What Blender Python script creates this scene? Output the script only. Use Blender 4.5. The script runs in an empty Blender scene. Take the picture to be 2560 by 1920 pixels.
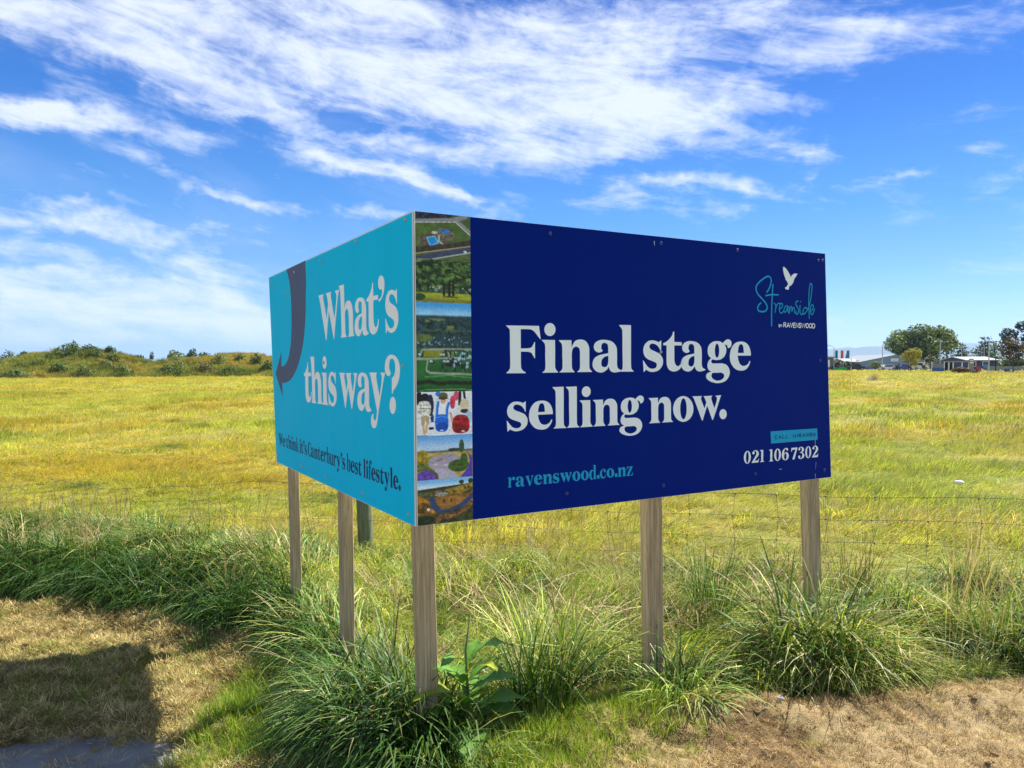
import bpy, math, random
import numpy as np
from mathutils import Vector, Matrix
from mathutils.geometry import tessellate_polygon

random.seed(7)
rng = np.random.default_rng(11)
SC = bpy.context.scene
COL = SC.collection

# ------------------------------------------------------------------ camera
EYE = np.array([0.0, 0.0, 1.65])
FPX = 1897.0                                   # focal length in photo pixels (2560 wide)
_pit = -math.atan((960 - 911.5) / FPX)
_rol = 0.005
CF = np.array([0, math.cos(_pit), math.sin(_pit)])
_u = np.array([0, -math.sin(_pit), math.cos(_pit)]); _r = np.array([1.0, 0, 0])
CR = _r * math.cos(_rol) - _u * math.sin(_rol)
CU = _u * math.cos(_rol) + _r * math.sin(_rol)
cd = bpy.data.cameras.new('camera'); cam = bpy.data.objects.new('camera', cd); COL.objects.link(cam)
cd.sensor_width = 36; cd.lens = FPX / 2560 * 36; cd.clip_start = 0.05; cd.clip_end = 60000
cam.matrix_world = Matrix(((CR[0], CU[0], -CF[0], EYE[0]), (CR[1], CU[1], -CF[1], EYE[1]), (CR[2], CU[2], -CF[2], EYE[2]), (0, 0, 0, 1)))
SC.camera = cam

# ------------------------------------------------------------------ sun and sky
SUN_AZ = math.atan2(.81, .585)                 # compass angle from +Y towards +X
SUN_EL = math.radians(51)
SUN = np.array([math.sin(SUN_AZ) * math.cos(SUN_EL), math.cos(SUN_AZ) * math.cos(SUN_EL), math.sin(SUN_EL)])
sl = bpy.data.lights.new('sun', 'SUN'); sl.energy = 5.0; sl.angle = math.radians(.53); sl.color = (1, .94, .84)
so = bpy.data.objects.new('sun', sl); COL.objects.link(so)
so.rotation_euler = Vector(SUN).to_track_quat('Z', 'Y').to_euler()
SC.view_settings.view_transform = 'Standard'; SC.view_settings.look = 'None'
SC.view_settings.gamma = 1; SC.view_settings.use_curve_mapping = False
SC.view_settings.exposure = 1.36
SC.render.engine = 'CYCLES'
SC.cycles.max_bounces = 6; SC.cycles.diffuse_bounces = 3; SC.cycles.transmission_bounces = 4
SC.cycles.volume_bounces = 0; SC.cycles.use_denoising = True; SC.cycles.denoising_prefilter = 'NONE'; SC.cycles.sample_clamp_indirect = 4

W = bpy.data.worlds.new('World'); SC.world = W; W.use_nodes = True
class NT:
    """small helper for building node trees"""
    def __init__(s, nt):
        s.nt = nt
    def n(s, t, **k):
        o = s.nt.nodes.new(t)
        for a, b in k.items(): setattr(o, a, b)
        return o
    def link(s, a, b): s.nt.links.new(a, b)
    def put(s, sock, v):
        if hasattr(v, 'is_output'): s.link(v, sock)
        else: sock.default_value = v
    def m(s, op, a, b=0.0, c=None, clamp=False):
        o = s.n('ShaderNodeMath', operation=op, use_clamp=clamp)
        s.put(o.inputs[0], a); s.put(o.inputs[1], b)
        if c is not None: s.put(o.inputs[2], c)
        return o.outputs[0]
    def mix(s, f, a, b, t='MIX'):
        o = s.n('ShaderNodeMix', data_type='RGBA', blend_type=t)
        s.put(o.inputs['Factor'], f)
        for k, v in ((6, a), (7, b)):
            if hasattr(v, 'is_output'): s.link(v, o.inputs[k])
            else: o.inputs[k].default_value = (*v[:3], 1)
        return o.outputs[2]
    def noise(s, vec, scale, detail=4, rough=.55, dist=0, dim='3D', lac=2.0):
        o = s.n('ShaderNodeTexNoise', noise_dimensions=dim)
        if vec is not None: s.link(vec, o.inputs['Vector'])
        o.inputs['Scale'].default_value = scale; o.inputs['Detail'].default_value = detail
        o.inputs['Roughness'].default_value = rough; o.inputs['Distortion'].default_value = dist
        o.inputs['Lacunarity'].default_value = lac
        return o.outputs[0]
    def ramp(s, f, stops, interp='LINEAR'):
        o = s.n('ShaderNodeValToRGB'); s.put(o.inputs[0], f)
        e = o.color_ramp.elements; o.color_ramp.interpolation = interp
        while len(e) < len(stops): e.new(.5)
        for i, (p, c) in enumerate(stops):
            e[i].position = p; e[i].color = (*c, 1) if len(c) == 3 else c
        return o.outputs[0]
    def xyz(s, x, y, z):
        o = s.n('ShaderNodeCombineXYZ')
        for i, v in enumerate((x, y, z)): s.put(o.inputs[i], v)
        return o.outputs[0]
    def sstep(s, x, a, b):
        o = s.n('ShaderNodeMapRange', interpolation_type='SMOOTHSTEP')
        s.put(o.inputs[0], x); o.inputs[1].default_value = a; o.inputs[2].default_value = b
        return o.outputs[0]

def build_sky():
    t = NT(W.node_tree)
    for n in list(W.node_tree.nodes): W.node_tree.nodes.remove(n)
    out = t.n('ShaderNodeOutputWorld'); bg = t.n('ShaderNodeBackground'); bg.inputs[1].default_value = .095
    t.link(bg.outputs[0], out.inputs[0])
    sky = t.n('ShaderNodeTexSky', sky_type='NISHITA', sun_disc=False)
    sky.sun_elevation = SUN_EL; sky.sun_rotation = SUN_AZ
    sky.altitude = 20; sky.air_density = 1.0; sky.dust_density = .12; sky.ozone_density = 2.0
    hs = t.n('ShaderNodeHueSaturation'); hs.inputs['Saturation'].default_value = 1.35; hs.inputs['Value'].default_value = .13
    hs.inputs['Hue'].default_value = .505
    t.link(sky.outputs[0], hs.inputs['Color'])
    gm = t.n('ShaderNodeGamma'); gm.inputs[1].default_value = 1.75; t.link(hs.outputs[0], gm.inputs[0])
    blue = t.mix(1.0, gm.outputs[0], (5.4, 5.25, 6.1), 'MULTIPLY')
    co = t.n('ShaderNodeTexCoord'); sp = t.n('ShaderNodeSeparateXYZ'); t.link(co.outputs['Generated'], sp.inputs[0])
    x, y, z = sp.outputs
    az = t.m('ARCTAN2', x, y)
    el = t.m('ARCSINE', z)
    # clear-air colour by height above the horizon, leaned towards the physical sky
    air = t.ramp(t.m('MULTIPLY', el, 2 / math.pi), [(0.0, (.36, .60, .86)), (.045, (.25, .53, .88)), (.12, (.10, .38, .85)), (.20, (.045, .24, .74)), (.30, (.022, .145, .58)), (1.0, (.02, .11, .46))])
    blue = t.mix(.75, blue, t.mix(1.0, air, (4.4, 4.4, 4.4), 'MULTIPLY'))
    # warp the angular coordinates a little so the cloud masses have ragged outlines
    v0 = t.xyz(az, el, 0.0)
    nw = t.n('ShaderNodeTexNoise', noise_dimensions='2D'); t.link(v0, nw.inputs['Vector'])
    nw.inputs['Scale'].default_value = 6.0; nw.inputs['Detail'].default_value = 5; nw.inputs['Roughness'].default_value = .6
    sw = t.n('ShaderNodeSeparateColor'); t.link(nw.outputs['Color'], sw.inputs[0])
    azw = t.m('ADD', az, t.m('MULTIPLY', t.m('SUBTRACT', sw.outputs[0], .5), .16))
    elw = t.m('ADD', el, t.m('MULTIPLY', t.m('SUBTRACT', sw.outputs[1], .5), .075))
    # cirrus banks: azimuth, elevation, half length, half height, tilt (degrees), density
    B = [(-10.3, 22, 14.6, 3.51, 8, 1.1), (1.6, 19.8, 10.5, 2.63, 6, 1), (-3.5, 24.2, 17.4, 1.91, 0, 0.9), (8.5, 17.5, 6.2, 1.48, 8, 0.75), (4.4, 15.4, 7, 1.01, 0, 0.74), (15.4, 22.9, 8.1, 1.09, -8, 0.64), (20.4, 20.9, 5.5, 1.53, -8, 0.64), (24.3, 21.2, 3.5, 1.19, 0, 0.49), (18, 18.1, 4.1, 0.79, 10, 0.69), (25.4, 19.3, 2.3, 0.54, 0, 0.49), (-22.1, 18.9, 7.8, 1.07, 20, 0.85), (-16.9, 17.6, 6.4, 0.96, 16, 0.9), (-8.7, 16.1, 4.8, 0.6, 8, 0.8), (-29.2, 15.6, 6.9, 0.71, 6, 1), (-22.5, 15.8, 3.3, 0.56, 8, 0.8), (-32.2, 15.8, 3, 0.71, 5, 0.7), (-27.2, 20.4, 7.2, 1.31, 12, 0.69), (-32.1, 21, 4, 1.38, 10, 0.64), (-24.4, 22.4, 5.8, 0.88, 10, 0.64), (-13.1, 14.5, 3.6, 0.53, 14, 0.8), (-7.4, 13.6, 4.5, 0.61, 14, 0.75), (-3.6, 12.6, 2.1, 0.41, 20, 0.64), (-24.6, 12.6, 4.3, 0.5, 14, 0.64), (-20.7, 11.9, 3.7, 0.45, 14, 0.69), (-15.7, 10.7, 3.6, 0.6, 10, 0.74), (-10.5, 10.5, 2.7, 0.47, 6, 0.64), (-32.3, 11.1, 2.7, 0.64, 12, 0.8), (-29.5, 10.5, 1.9, 0.42, 10, 0.64), (-32.4, 9.4, 3.5, 0.52, 6, 0.74), (-27.4, 9.2, 4.4, 0.55, 6, 0.69), (-22.3, 9.3, 3.6, 0.45, 4, 0.54), (-30.1, 7.6, 6.8, 0.9, 5, 0.92), (-30.9, 5.4, 7.7, 0.9, 3, 1.03), (-24.7, 4.8, 7.5, 1.11, 3, 0.98), (-30.2, 3.1, 7.8, 1.36, 2, 1.08), (-20.2, 3, 4.6, 1.31, 2, 0.88), (-31.5, 1.3, 7.6, 0.6, 0, 0.92), (10.8, 12.9, 4, 0.47, 6, 0.64), (15.5, 12.5, 4.2, 0.92, 10, 0.69), (18, 11.6, 1.9, 0.46, 20, 0.59), (15.1, 10.5, 3.9, 0.66, 6, 0.64), (7.8, 12.4, 3.4, 0.47, 0, 0.49), (4.4, 11.8, 5.2, 0.41, 4, 0.54), (22.6, 14.4, 2.2, 0.63, 14, 0.74), (23.2, 12.8, 1.5, 0.44, -20, 0.59), (27.4, 12, 1.5, 0.3, -4, 0.64), (23.8, 3.6, 2.6, 0.38, 0, 0.39), (31.6, 13.7, 1.5, 0.3, 0, 0.39)]
    vw = t.xyz(azw, elw, 0.0)
    tot = None
    for a, e, hl, hh, tilt, d in B:
        mp = t.n('ShaderNodeMapping', vector_type='TEXTURE'); t.link(vw, mp.inputs[0])
        mp.inputs['Location'].default_value = (math.radians(a), math.radians(e), 0)
        mp.inputs['Rotation'].default_value = (0, 0, -math.radians(tilt))
        mp.inputs['Scale'].default_value = (math.radians(hl), math.radians(hh), 1)
        dp = t.n('ShaderNodeVectorMath', operation='DOT_PRODUCT'); t.link(mp.outputs[0], dp.inputs[0]); t.link(mp.outputs[0], dp.inputs[1])
        ex = t.m('POWER', .45, dp.outputs['Value'])
        tot = t.m('MULTIPLY', ex, d) if tot is None else t.m('MULTIPLY_ADD', ex, d, tot)
    # unseen cirrus added beyond the frame, its cover raised to brighten the shaded boards
    far = t.sstep(t.noise(co.outputs['Generated'], 2.6, 3, .5, .3), .34, .56)
    outside = t.m('MAXIMUM', t.sstep(t.m('ABSOLUTE', az), math.radians(37), math.radians(55)), t.sstep(el, math.radians(27), math.radians(36)))
    tot = t.m('MULTIPLY_ADD', t.m('MULTIPLY', far, outside), 1.0, tot)
    # fibres: stretched along gently falling streaks
    ca, sa = math.cos(.17), math.sin(.17)
    s1 = t.m('MULTIPLY_ADD', az, ca, t.m('MULTIPLY', el, -sa)); s2 = t.m('MULTIPLY_ADD', az, sa, t.m('MULTIPLY', el, ca))
    f1 = t.noise(t.xyz(t.m('MULTIPLY', s1, 4.2), t.m('MULTIPLY', s2, 17.0), 0.0), 1.0, 6, .66, .35, '2D')
    f2 = t.noise(t.xyz(t.m('MULTIPLY', s1, 13.0), t.m('MULTIPLY', s2, 46.0), 3.0), 1.0, 4, .68, .4, '2D')
    f3 = t.noise(t.xyz(t.m('MULTIPLY', az, 16.0), t.m('MULTIPLY', el, 22.0), 7.0), 1.0, 5, .65, .4, '2D')
    fib = t.m('MULTIPLY_ADD', f1, .55, t.m('MULTIPLY_ADD', f2, .27, t.m('MULTIPLY', f3, .22)))
    dens = t.m('ADD', t.m('MULTIPLY', t.m('MINIMUM', tot, 1.15), .80), t.m('MULTIPLY', t.m('SUBTRACT', fib, .50), 3.6))
    dens = t.m('MULTIPLY', t.sstep(dens, .12, 1.38), .88)
    veil = t.m('MULTIPLY', t.sstep(t.noise(t.xyz(t.m('MULTIPLY', s1, 1.6), t.m('MULTIPLY', s2, 7.0), 9.0), 1.0, 5, .6, .3, '2D'), .45, .8), .16)
    dens = t.m('MAXIMUM', dens, veil)
    dens = t.m('MULTIPLY', dens, t.sstep(el, -.01, .05))
    c = t.mix(dens, blue, (4.0, 4.3, 4.85))
    t.link(c, bg.inputs[0])
build_sky()

# ------------------------------------------------------------------ helpers
def S(r, g, b):
    f = lambda c: c / 12.92 if c <= .04045 else ((c + .055) / 1.055) ** 2.4
    return (f(r / 255), f(g / 255), f(b / 255))
def ss(a, b, x):
    t = np.clip((np.asarray(x, float) - a) / (b - a), 0, 1); return t * t * (3 - 2 * t)
def _h(ix, iy, seed):
    n = (ix.astype(np.int64) * 374761393 + iy.astype(np.int64) * 668265263 + seed * 1274126177) & 0xffffffff
    n = ((n ^ (n >> 13)) * 1274126177) & 0xffffffff
    return ((n ^ (n >> 16)) & 0xffff) / 65535.0
def vn(x, y, seed=0):
    x = np.asarray(x, float); y = np.asarray(y, float)
    ix, iy = np.floor(x), np.floor(y); fx, fy = x - ix, y - iy
    fx = fx * fx * (3 - 2 * fx); fy = fy * fy * (3 - 2 * fy)
    a = _h(ix, iy, seed); b = _h(ix + 1, iy, seed); c = _h(ix, iy + 1, seed); d = _h(ix + 1, iy + 1, seed)
    return (a * (1 - fx) + b * fx) * (1 - fy) + (c * (1 - fx) + d * fx) * fy
def fbm(x, y, seed=0, o=4, g=.5):
    s, a, t = 0, 1, 0
    for i in range(o):
        s = s + a * vn(np.asarray(x) * 2 ** i, np.asarray(y) * 2 ** i, seed + i * 17); t += a; a *= g
    return s / t

def mesh_np(name, V, F, col=None, smooth=False, mats=(), fm=None):
    """mesh from numpy: V (n,3), F list of index arrays or (m,k) array"""
    me = bpy.data.meshes.new(name)
    V = np.asarray(V, np.float32)
    if isinstance(F, np.ndarray):
        k = F.shape[1]; ls = np.arange(0, F.size, k, dtype=np.int32); lv = F.astype(np.int32).ravel()
    else:
        ln = np.array([len(f) for f in F], np.int32); ls = np.concatenate([[0], np.cumsum(ln)[:-1]]).astype(np.int32)
        lv = np.array([i for f in F for i in f], np.int32)
    me.vertices.add(len(V)); me.vertices.foreach_set('co', V.ravel())
    me.loops.add(len(lv)); me.loops.foreach_set('vertex_index', lv)
    me.polygons.add(len(ls)); me.polygons.foreach_set('loop_start', ls)
    for m_ in mats: me.materials.append(m_)
    if fm is not None: me.polygons.foreach_set('material_index', np.asarray(fm, np.int32))
    me.polygons.foreach_set('use_smooth', np.full(len(ls), bool(smooth)))
    if col is not None:
        a = me.attributes.new('col', 'FLOAT_COLOR', 'POINT')
        c = np.ones((len(V), 4), np.float32); c[:, :3] = col; a.data.foreach_set('color', c.ravel())
    me.update(calc_edges=True); me.validate()
    return me
def obj(name, me, mat=None, parent=None, loc=None, kind=None, label=None, cat=None, group=None):
    o = bpy.data.objects.new(name, me); COL.objects.link(o)
    if mat is not None: me.materials.append(mat)
    if parent is not None: o.parent = parent
    if loc is not None: o.location = loc
    tag(o, label, cat, group, kind)
    return o
def tag(o, label=None, cat=None, group=None, kind=None):
    if label: o['label'] = label
    if cat: o['category'] = cat
    if group: o['group'] = group
    if kind: o['kind'] = kind
    return o
def thing(name, label, cat, loc, group=None, rz=0):
    o = bpy.data.objects.new(name, None); COL.objects.link(o); o.location = [float(v) for v in loc]; o.rotation_euler[2] = rz
    o.empty_display_size = .2
    return tag(o, label, cat, group)

class MB:
    """collects boxes, tubes and polygons; one mesh"""
    def __init__(s): s.V = []; s.F = []
    def add(s, V, F):
        k = len(s.V); s.V += [tuple(map(float, v)) for v in V]; s.F += [tuple(i + k for i in f) for f in F]; return s
    def box(s, c, d, ax=None):
        c = np.asarray(c, float); A = np.eye(3) if ax is None else np.asarray(ax, float)
        V = [c + A[0] * d[0] / 2 * i + A[1] * d[1] / 2 * j + A[2] * d[2] / 2 * k for k in (-1, 1) for j in (-1, 1) for i in (-1, 1)]
        return s.add(V, [(0, 2, 3, 1), (4, 5, 7, 6), (0, 1, 5, 4), (2, 6, 7, 3), (0, 4, 6, 2), (1, 3, 7, 5)])
    def tube(s, pts, r, n=8, cap=True):
        P = [np.asarray(p, float) for p in pts]; R = r if hasattr(r, '__len__') else [r] * len(P)
        V, F = [], []
        for i, p in enumerate(P):
            t = (P[min(i + 1, len(P) - 1)] - P[max(i - 1, 0)]); t = t / (np.linalg.norm(t) + 1e-9)
            a = np.cross(t, [0, 0, 1.0] if abs(t[2]) < .9 else [1.0, 0, 0]); a /= np.linalg.norm(a); b = np.cross(t, a)
            V += [p + R[i] * (a * math.cos(q) + b * math.sin(q)) for q in np.linspace(0, 2 * math.pi, n, endpoint=False)]
        for i in range(len(P) - 1):
            F += [(i * n + j, i * n + (j + 1) % n, (i + 1) * n + (j + 1) % n, (i + 1) * n + j) for j in range(n)]
        if cap: F += [tuple(range(n))[::-1], tuple(range((len(P) - 1) * n, len(P) * n))]
        return s.add(V, F)
    def prism(s, poly, o, ax, ay, az, d):
        """polygon in (ax, ay) at o extruded by d along az"""
        o, ax, ay, az = (np.asarray(q, float) for q in (o, ax, ay, az)); n = len(poly)
        V = [o + ax * p + ay * q for p, q in poly] + [o + ax * p + ay * q + az * d for p, q in poly]
        F = [tuple(range(n))[::-1], tuple(range(n, 2 * n))] + [(i, (i + 1) % n, n + (i + 1) % n, n + i) for i in range(n)]
        return s.add(V, F)
    def build(s, name, mat, parent=None, smooth=False, **k):
        off = np.array([0, 0, 0.]) if parent is None else WORLD.get(parent.name, np.zeros(3))
        V = np.array(s.V) - off
        return obj(name, mesh_np(name, V, s.F, smooth=smooth), mat, parent, **k)
WORLD = {}
def root(name, label, cat, loc, group=None):
    """an Empty at loc; MB.build(parent=it) takes world coordinates"""
    o = thing(name, label, cat, loc, group); WORLD[o.name] = np.asarray(loc, float); return o
def sub(o, parent):
    WORLD[o.name] = WORLD[parent.name]; return o

def at(px, py, d):
    """the point at distance d (along +Y) seen at photo pixel (px, py)"""
    r = CF + CR * (px - 1280) / FPX - CU * (py - 960) / FPX
    return EYE + r * d / r[1]

# ------------------------------------------------------------------ materials
def mat(name, col, rough=.7, spec=.3, metal=0., noise=0., nscale=6., bump=0., bscale=40., coat=0):
    m = bpy.data.materials.new(name); m.use_nodes = True; t = NT(m.node_tree); b = m.node_tree.nodes['Principled BSDF']
    b.inputs['Roughness'].default_value = rough; b.inputs['Specular IOR Level'].default_value = spec; b.inputs['Metallic'].default_value = metal
    b.inputs['Coat Weight'].default_value = coat
    b.inputs['Base Color'].default_value = (*col, 1)
    co = t.n('ShaderNodeTexCoord')
    if noise:
        n = t.noise(co.outputs['Object'], nscale, 5, .6)
        f = t.m('MULTIPLY_ADD', n, 2 * noise, 1 - noise)
        t.link(t.mix(1.0, col, t.xyz(f, f, f), 'MULTIPLY'), b.inputs['Base Color'])
    if bump:
        n2 = t.noise(co.outputs['Object'], bscale, 4, .6)
        bp = t.n('ShaderNodeBump'); bp.inputs['Strength'].default_value = bump; bp.inputs['Distance'].default_value = .02
        t.link(n2, bp.inputs['Height']); t.link(bp.outputs[0], b.inputs['Normal'])
    return m
def attr_mat(name, rough=.6, trans=.0, tint=False, spec=.2, tcol=(1.25, 1.3, .55), gain=1.0):
    """colour from the mesh attribute 'col', times the instance attribute 'tint'"""
    m = bpy.data.materials.new(name); m.use_nodes = True; t = NT(m.node_tree); b = m.node_tree.nodes['Principled BSDF']
    b.inputs['Roughness'].default_value = rough; b.inputs['Specular IOR Level'].default_value = spec
    a = t.n('ShaderNodeAttribute', attribute_name='col'); c = a.outputs['Color']
    if tint:
        a2 = t.n('ShaderNodeAttribute', attribute_name='tint', attribute_type='INSTANCER')
        c = t.mix(1.0, c, a2.outputs['Color'], 'MULTIPLY')
    if gain != 1: c = t.mix(1.0, c, (gain,) * 3, 'MULTIPLY')
    t.link(c, b.inputs['Base Color'])
    if trans:
        tr = t.n('ShaderNodeBsdfTranslucent'); t.link(t.mix(1.0, c, tcol, 'MULTIPLY'), tr.inputs[0])
        mx = t.n('ShaderNodeMixShader'); mx.inputs[0].default_value = trans
        t.link(b.outputs[0], mx.inputs[1]); t.link(tr.outputs[0], mx.inputs[2])
        t.link(mx.outputs[0], m.node_tree.nodes['Material Output'].inputs[0])
    return m
M_GRASS = attr_mat('grass_blades', .6, .42, True, .15, (1.35, 1.3, .6))
M_STRAW = attr_mat('dry_clippings', .8, .15, True, .1, (1.1, 1.0, .8))
M_TUSS = attr_mat('tussock_blades', .5, .16, False, .22)
M_LONG = attr_mat('long_grass_blades', .5, .17, True, .2, (1.5, 1.45, .5))
M_LEAF = attr_mat('tree_leaves', .6, .25, False, .2)

def wood_mat(name, c1, c2, c3):
    m = bpy.data.materials.new(name); m.use_nodes = True; t = NT(m.node_tree); b = m.node_tree.nodes['Principled BSDF']
    co = t.n('ShaderNodeTexCoord'); mp = t.n('ShaderNodeMapping'); t.link(co.outputs['Object'], mp.inputs[0])
    mp.inputs['Scale'].default_value = (1, 1, .045)
    n1 = t.noise(mp.outputs[0], 95, 5, .6, 1.2)
    mp2 = t.n('ShaderNodeMapping'); t.link(co.outputs['Object'], mp2.inputs[0]); mp2.inputs['Scale'].default_value = (1, 1, .22)
    n2 = t.noise(mp2.outputs[0], 9, 3, .5, .6)
    wv = t.n('ShaderNodeTexWave', wave_type='RINGS', rings_direction='Z'); t.link(mp.outputs[0], wv.inputs[0])
    wv.inputs['Scale'].default_value = 9; wv.inputs['Distortion'].default_value = 9; wv.inputs['Detail'].default_value = 3
    c = t.mix(t.sstep(n1, .34, .66), c1, c2)
    c = t.mix(t.m('MULTIPLY', t.sstep(wv.outputs[1], .55, 1.0), .28), c, c3)
    c = t.mix(t.sstep(n2, .5, .75), c, t.mix(.5, c, c3))
    vo = t.n('ShaderNodeTexVoronoi'); mk = t.n('ShaderNodeMapping'); t.link(co.outputs['Object'], mk.inputs[0]); mk.inputs['Scale'].default_value = (6.5, 6.5, 3.0); t.link(mk.outputs[0], vo.inputs['Vector']); vo.inputs['Scale'].default_value = 1.0
    c = t.mix(t.m('MULTIPLY', t.sstep(vo.outputs['Distance'], .17, .05), .75), c, (.13, .08, .045))
    t.link(c, b.inputs['Base Color']); b.inputs['Roughness'].default_value = .85; b.inputs['Specular IOR Level'].default_value = .15
    bp = t.n('ShaderNodeBump'); bp.inputs['Strength'].default_value = .35; bp.inputs['Distance'].default_value = .004
    t.link(n1, bp.inputs['Height']); t.link(bp.outputs[0], b.inputs['Normal'])
    return m
M_WOOD = wood_mat('weathered_pine', (.52, .405, .245), (.33, .245, .14), (.15, .105, .06))
M_ROUND = wood_mat('treated_green_pine', (.20, .22, .13), (.11, .13, .07), (.07, .08, .05))
M_WIRE = mat('galvanised_wire', (.16, .17, .17), .55, .4, .6)
M_ALU = mat('sheet_aluminium', (.72, .74, .76), .4, .5, .0, .05, 3)
M_DARK = mat('plain_dark', (.02, .02, .025), .8)

def panel_mat(name, col, n=.05, sp=.12):
    m = bpy.data.materials.new(name); m.use_nodes = True; t = NT(m.node_tree); b = m.node_tree.nodes['Principled BSDF']
    co = t.n('ShaderNodeTexCoord')
    n1 = t.noise(co.outputs['Object'], 2.2, 3, .5); n2 = t.noise(co.outputs['Object'], 60, 4, .6)
    ms = t.n('ShaderNodeMapping'); t.link(co.outputs['Object'], ms.inputs[0]); ms.inputs['Scale'].default_value = (14, 14, .9)
    n3 = t.noise(ms.outputs[0], 1.0, 4, .6)
    f = t.m('ADD', t.m('MULTIPLY_ADD', n1, 2 * n, 1 - n), t.m('MULTIPLY_ADD', n2, n, -n / 2)); f = t.m('ADD', f, t.m('MULTIPLY_ADD', n3, 2.2 * n, -1.1 * n))
    t.link(t.mix(1.0, col, t.xyz(f, f, f), 'MULTIPLY'), b.inputs['Base Color'])
    r = t.m('MULTIPLY_ADD', t.noise(co.outputs['Object'], 5, 4, .6), .2, .45)
    t.link(r, b.inputs['Roughness']); b.inputs['Specular IOR Level'].default_value = sp
    bp = t.n('ShaderNodeBump'); bp.inputs['Strength'].default_value = .008; bp.inputs['Distance'].default_value = .05
    t.link(t.noise(co.outputs['Object'], 3.0, 2, .5), bp.inputs['Height']); t.link(bp.outputs[0], b.inputs['Normal'])
    return m
M_NAVY = panel_mat('navy_print', (.0002, .0145, .205), .05, .05)
M_TEAL = panel_mat('teal_print', (.0, .55, .88), .04, .04)
M_LETTER = panel_mat('pale_print', (.84, .92, .98), .03)
M_LETTER2 = panel_mat('white_print', (.92, .92, .93), .03)
M_GREYBLUE = panel_mat('slate_print', (.095, .115, .205), .04, .06)
M_INK = panel_mat('dark_ink', (.006, .022, .11), .03)
M_CYAN = panel_mat('cyan_print', (.015, .36, .66), .03)
M_SCREWBLUE = mat('blue_screw_cap', (.02, .025, .20), .35, .5)
M_SCREW = mat('steel_screw', (.35, .40, .42), .4, .5, .7)

# ------------------------------------------------------------------ terrain
FX = np.array([-40, -6.0, -3.65, -2.7, -1.90, -1.35, -1.05, -.72, -.52, -.35, -.12, .03, .21, .64, 1.1, 1.25, 1.56, 2.4, 4.0, 40.])
FY = np.array([9.0, 5.7, 5.41, 5.2, 4.8, 4.45, 3.9, 3.04, 2.72, 2.7, 2.88, 3.08, 3.33, 3.4, 3.37, 3.3, 3.42, 3.55, 3.7, 6.0])
def y_front(x): return np.interp(x, FX, FY)
def y_fence(x): return 4.74 + (2.55 - np.asarray(x, float)) * .428
def gz(x, y):
    x = np.asarray(x, float); y = np.asarray(y, float)
    near = 1 - ss(6, 16, y)
    h = .15 * ss(-.9, .5, x) * near
    h = h + .10 * np.exp(-(((x + .45) / .5) ** 2 + ((y - 3.1) / .6) ** 2))
    bank = ss(0, .6, y - y_front(x)) * near
    h = h + .14 * ss(-1.1, -1.7, x) * np.exp(-((y - y_front(x) - .75) / .45) ** 2)
    h = h + .05 * bank * (fbm(x * 1.3, y * 1.3, 5, 3) - .3)
    h = h - .12 * ss(5.6, 8, y) * ss(.5, -1.5, x) * (1 - ss(20, 40, y))
    h = h + (.10 * (fbm(x * .35, y * .35, 31, 3) - .5) * ss(5, 9, y)) * (1 - ss(150, 400, y))
    h = h + .10 * ss(40, 110, y) * ss(5, 40, x) * (1 - ss(400, 1500, np.hypot(x, y)))
    h = h + .12 * np.exp(-((y - 84) / 9) ** 2) * ss(28, 40, x) * (.6 + .8 * fbm(x * .12, y * .12, 77, 3))
    return h

def build_ground():
    a, b, n = .38, .030, 370
    q = np.arange(-n, n + 1); c = a * np.sinh(b * q)
    X, Y = np.meshgrid(c, c + 4.0)
    e = np.clip(np.minimum.reduce([(X + 4.6) / .5, (4.0 - X) / .5, (Y - 1.7) / .4, (y_front(X) + .3 - Y) / .5]), 0, 1)
    Z = gz(X, Y) - .16 * e
    V = np.stack([X.ravel(), Y.ravel(), Z.ravel()], 1); k = len(q)
    i = np.arange(k - 1); I, J = np.meshgrid(i, i); base = (J * k + I).ravel()
    F = np.stack([base, base + 1, base + k + 1, base + k], 1)
    m = bpy.data.materials.new('field_ground'); m.use_nodes = True; t = NT(m.node_tree); bs = m.node_tree.nodes['Principled BSDF']
    co = t.n('ShaderNodeTexCoord'); P = co.outputs['Object']
    big = t.noise(P, .09, 5, .6, .6); mid = t.noise(P, .7, 6, .65, .4); fine = t.noise(P, 9, 6, .7)
    g = t.ramp(big, [(.30, (.22, .25, .035)), (.46, (.30, .285, .05)), (.56, (.31, .25, .055)), (.70, (.25, .28, .05))])
    g2 = t.mix(t.sstep(mid, .35, .7), g, t.mix(.6, g, (.27, .215, .075)))
    f = t.m('MULTIPLY_ADD', fine, .9, .52)
    g3 = t.mix(1.0, g2, t.xyz(f, f, f), 'MULTIPLY')
    t.link(g3, bs.inputs['Base Color']); bs.inputs['Roughness'].default_value = .9; bs.inputs['Specular IOR Level'].default_value = .1
    bp = t.n('ShaderNodeBump'); bp.inputs['Strength'].default_value = .8; bp.inputs['Distance'].default_value = .15
    t.link(t.m('ADD', fine, t.m('MULTIPLY', mid, .8)), bp.inputs['Height']); t.link(bp.outputs[0], bs.inputs['Normal'])
    return obj('ground', mesh_np('ground', V, F, smooth=True), m, kind='structure')
build_ground()

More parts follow.
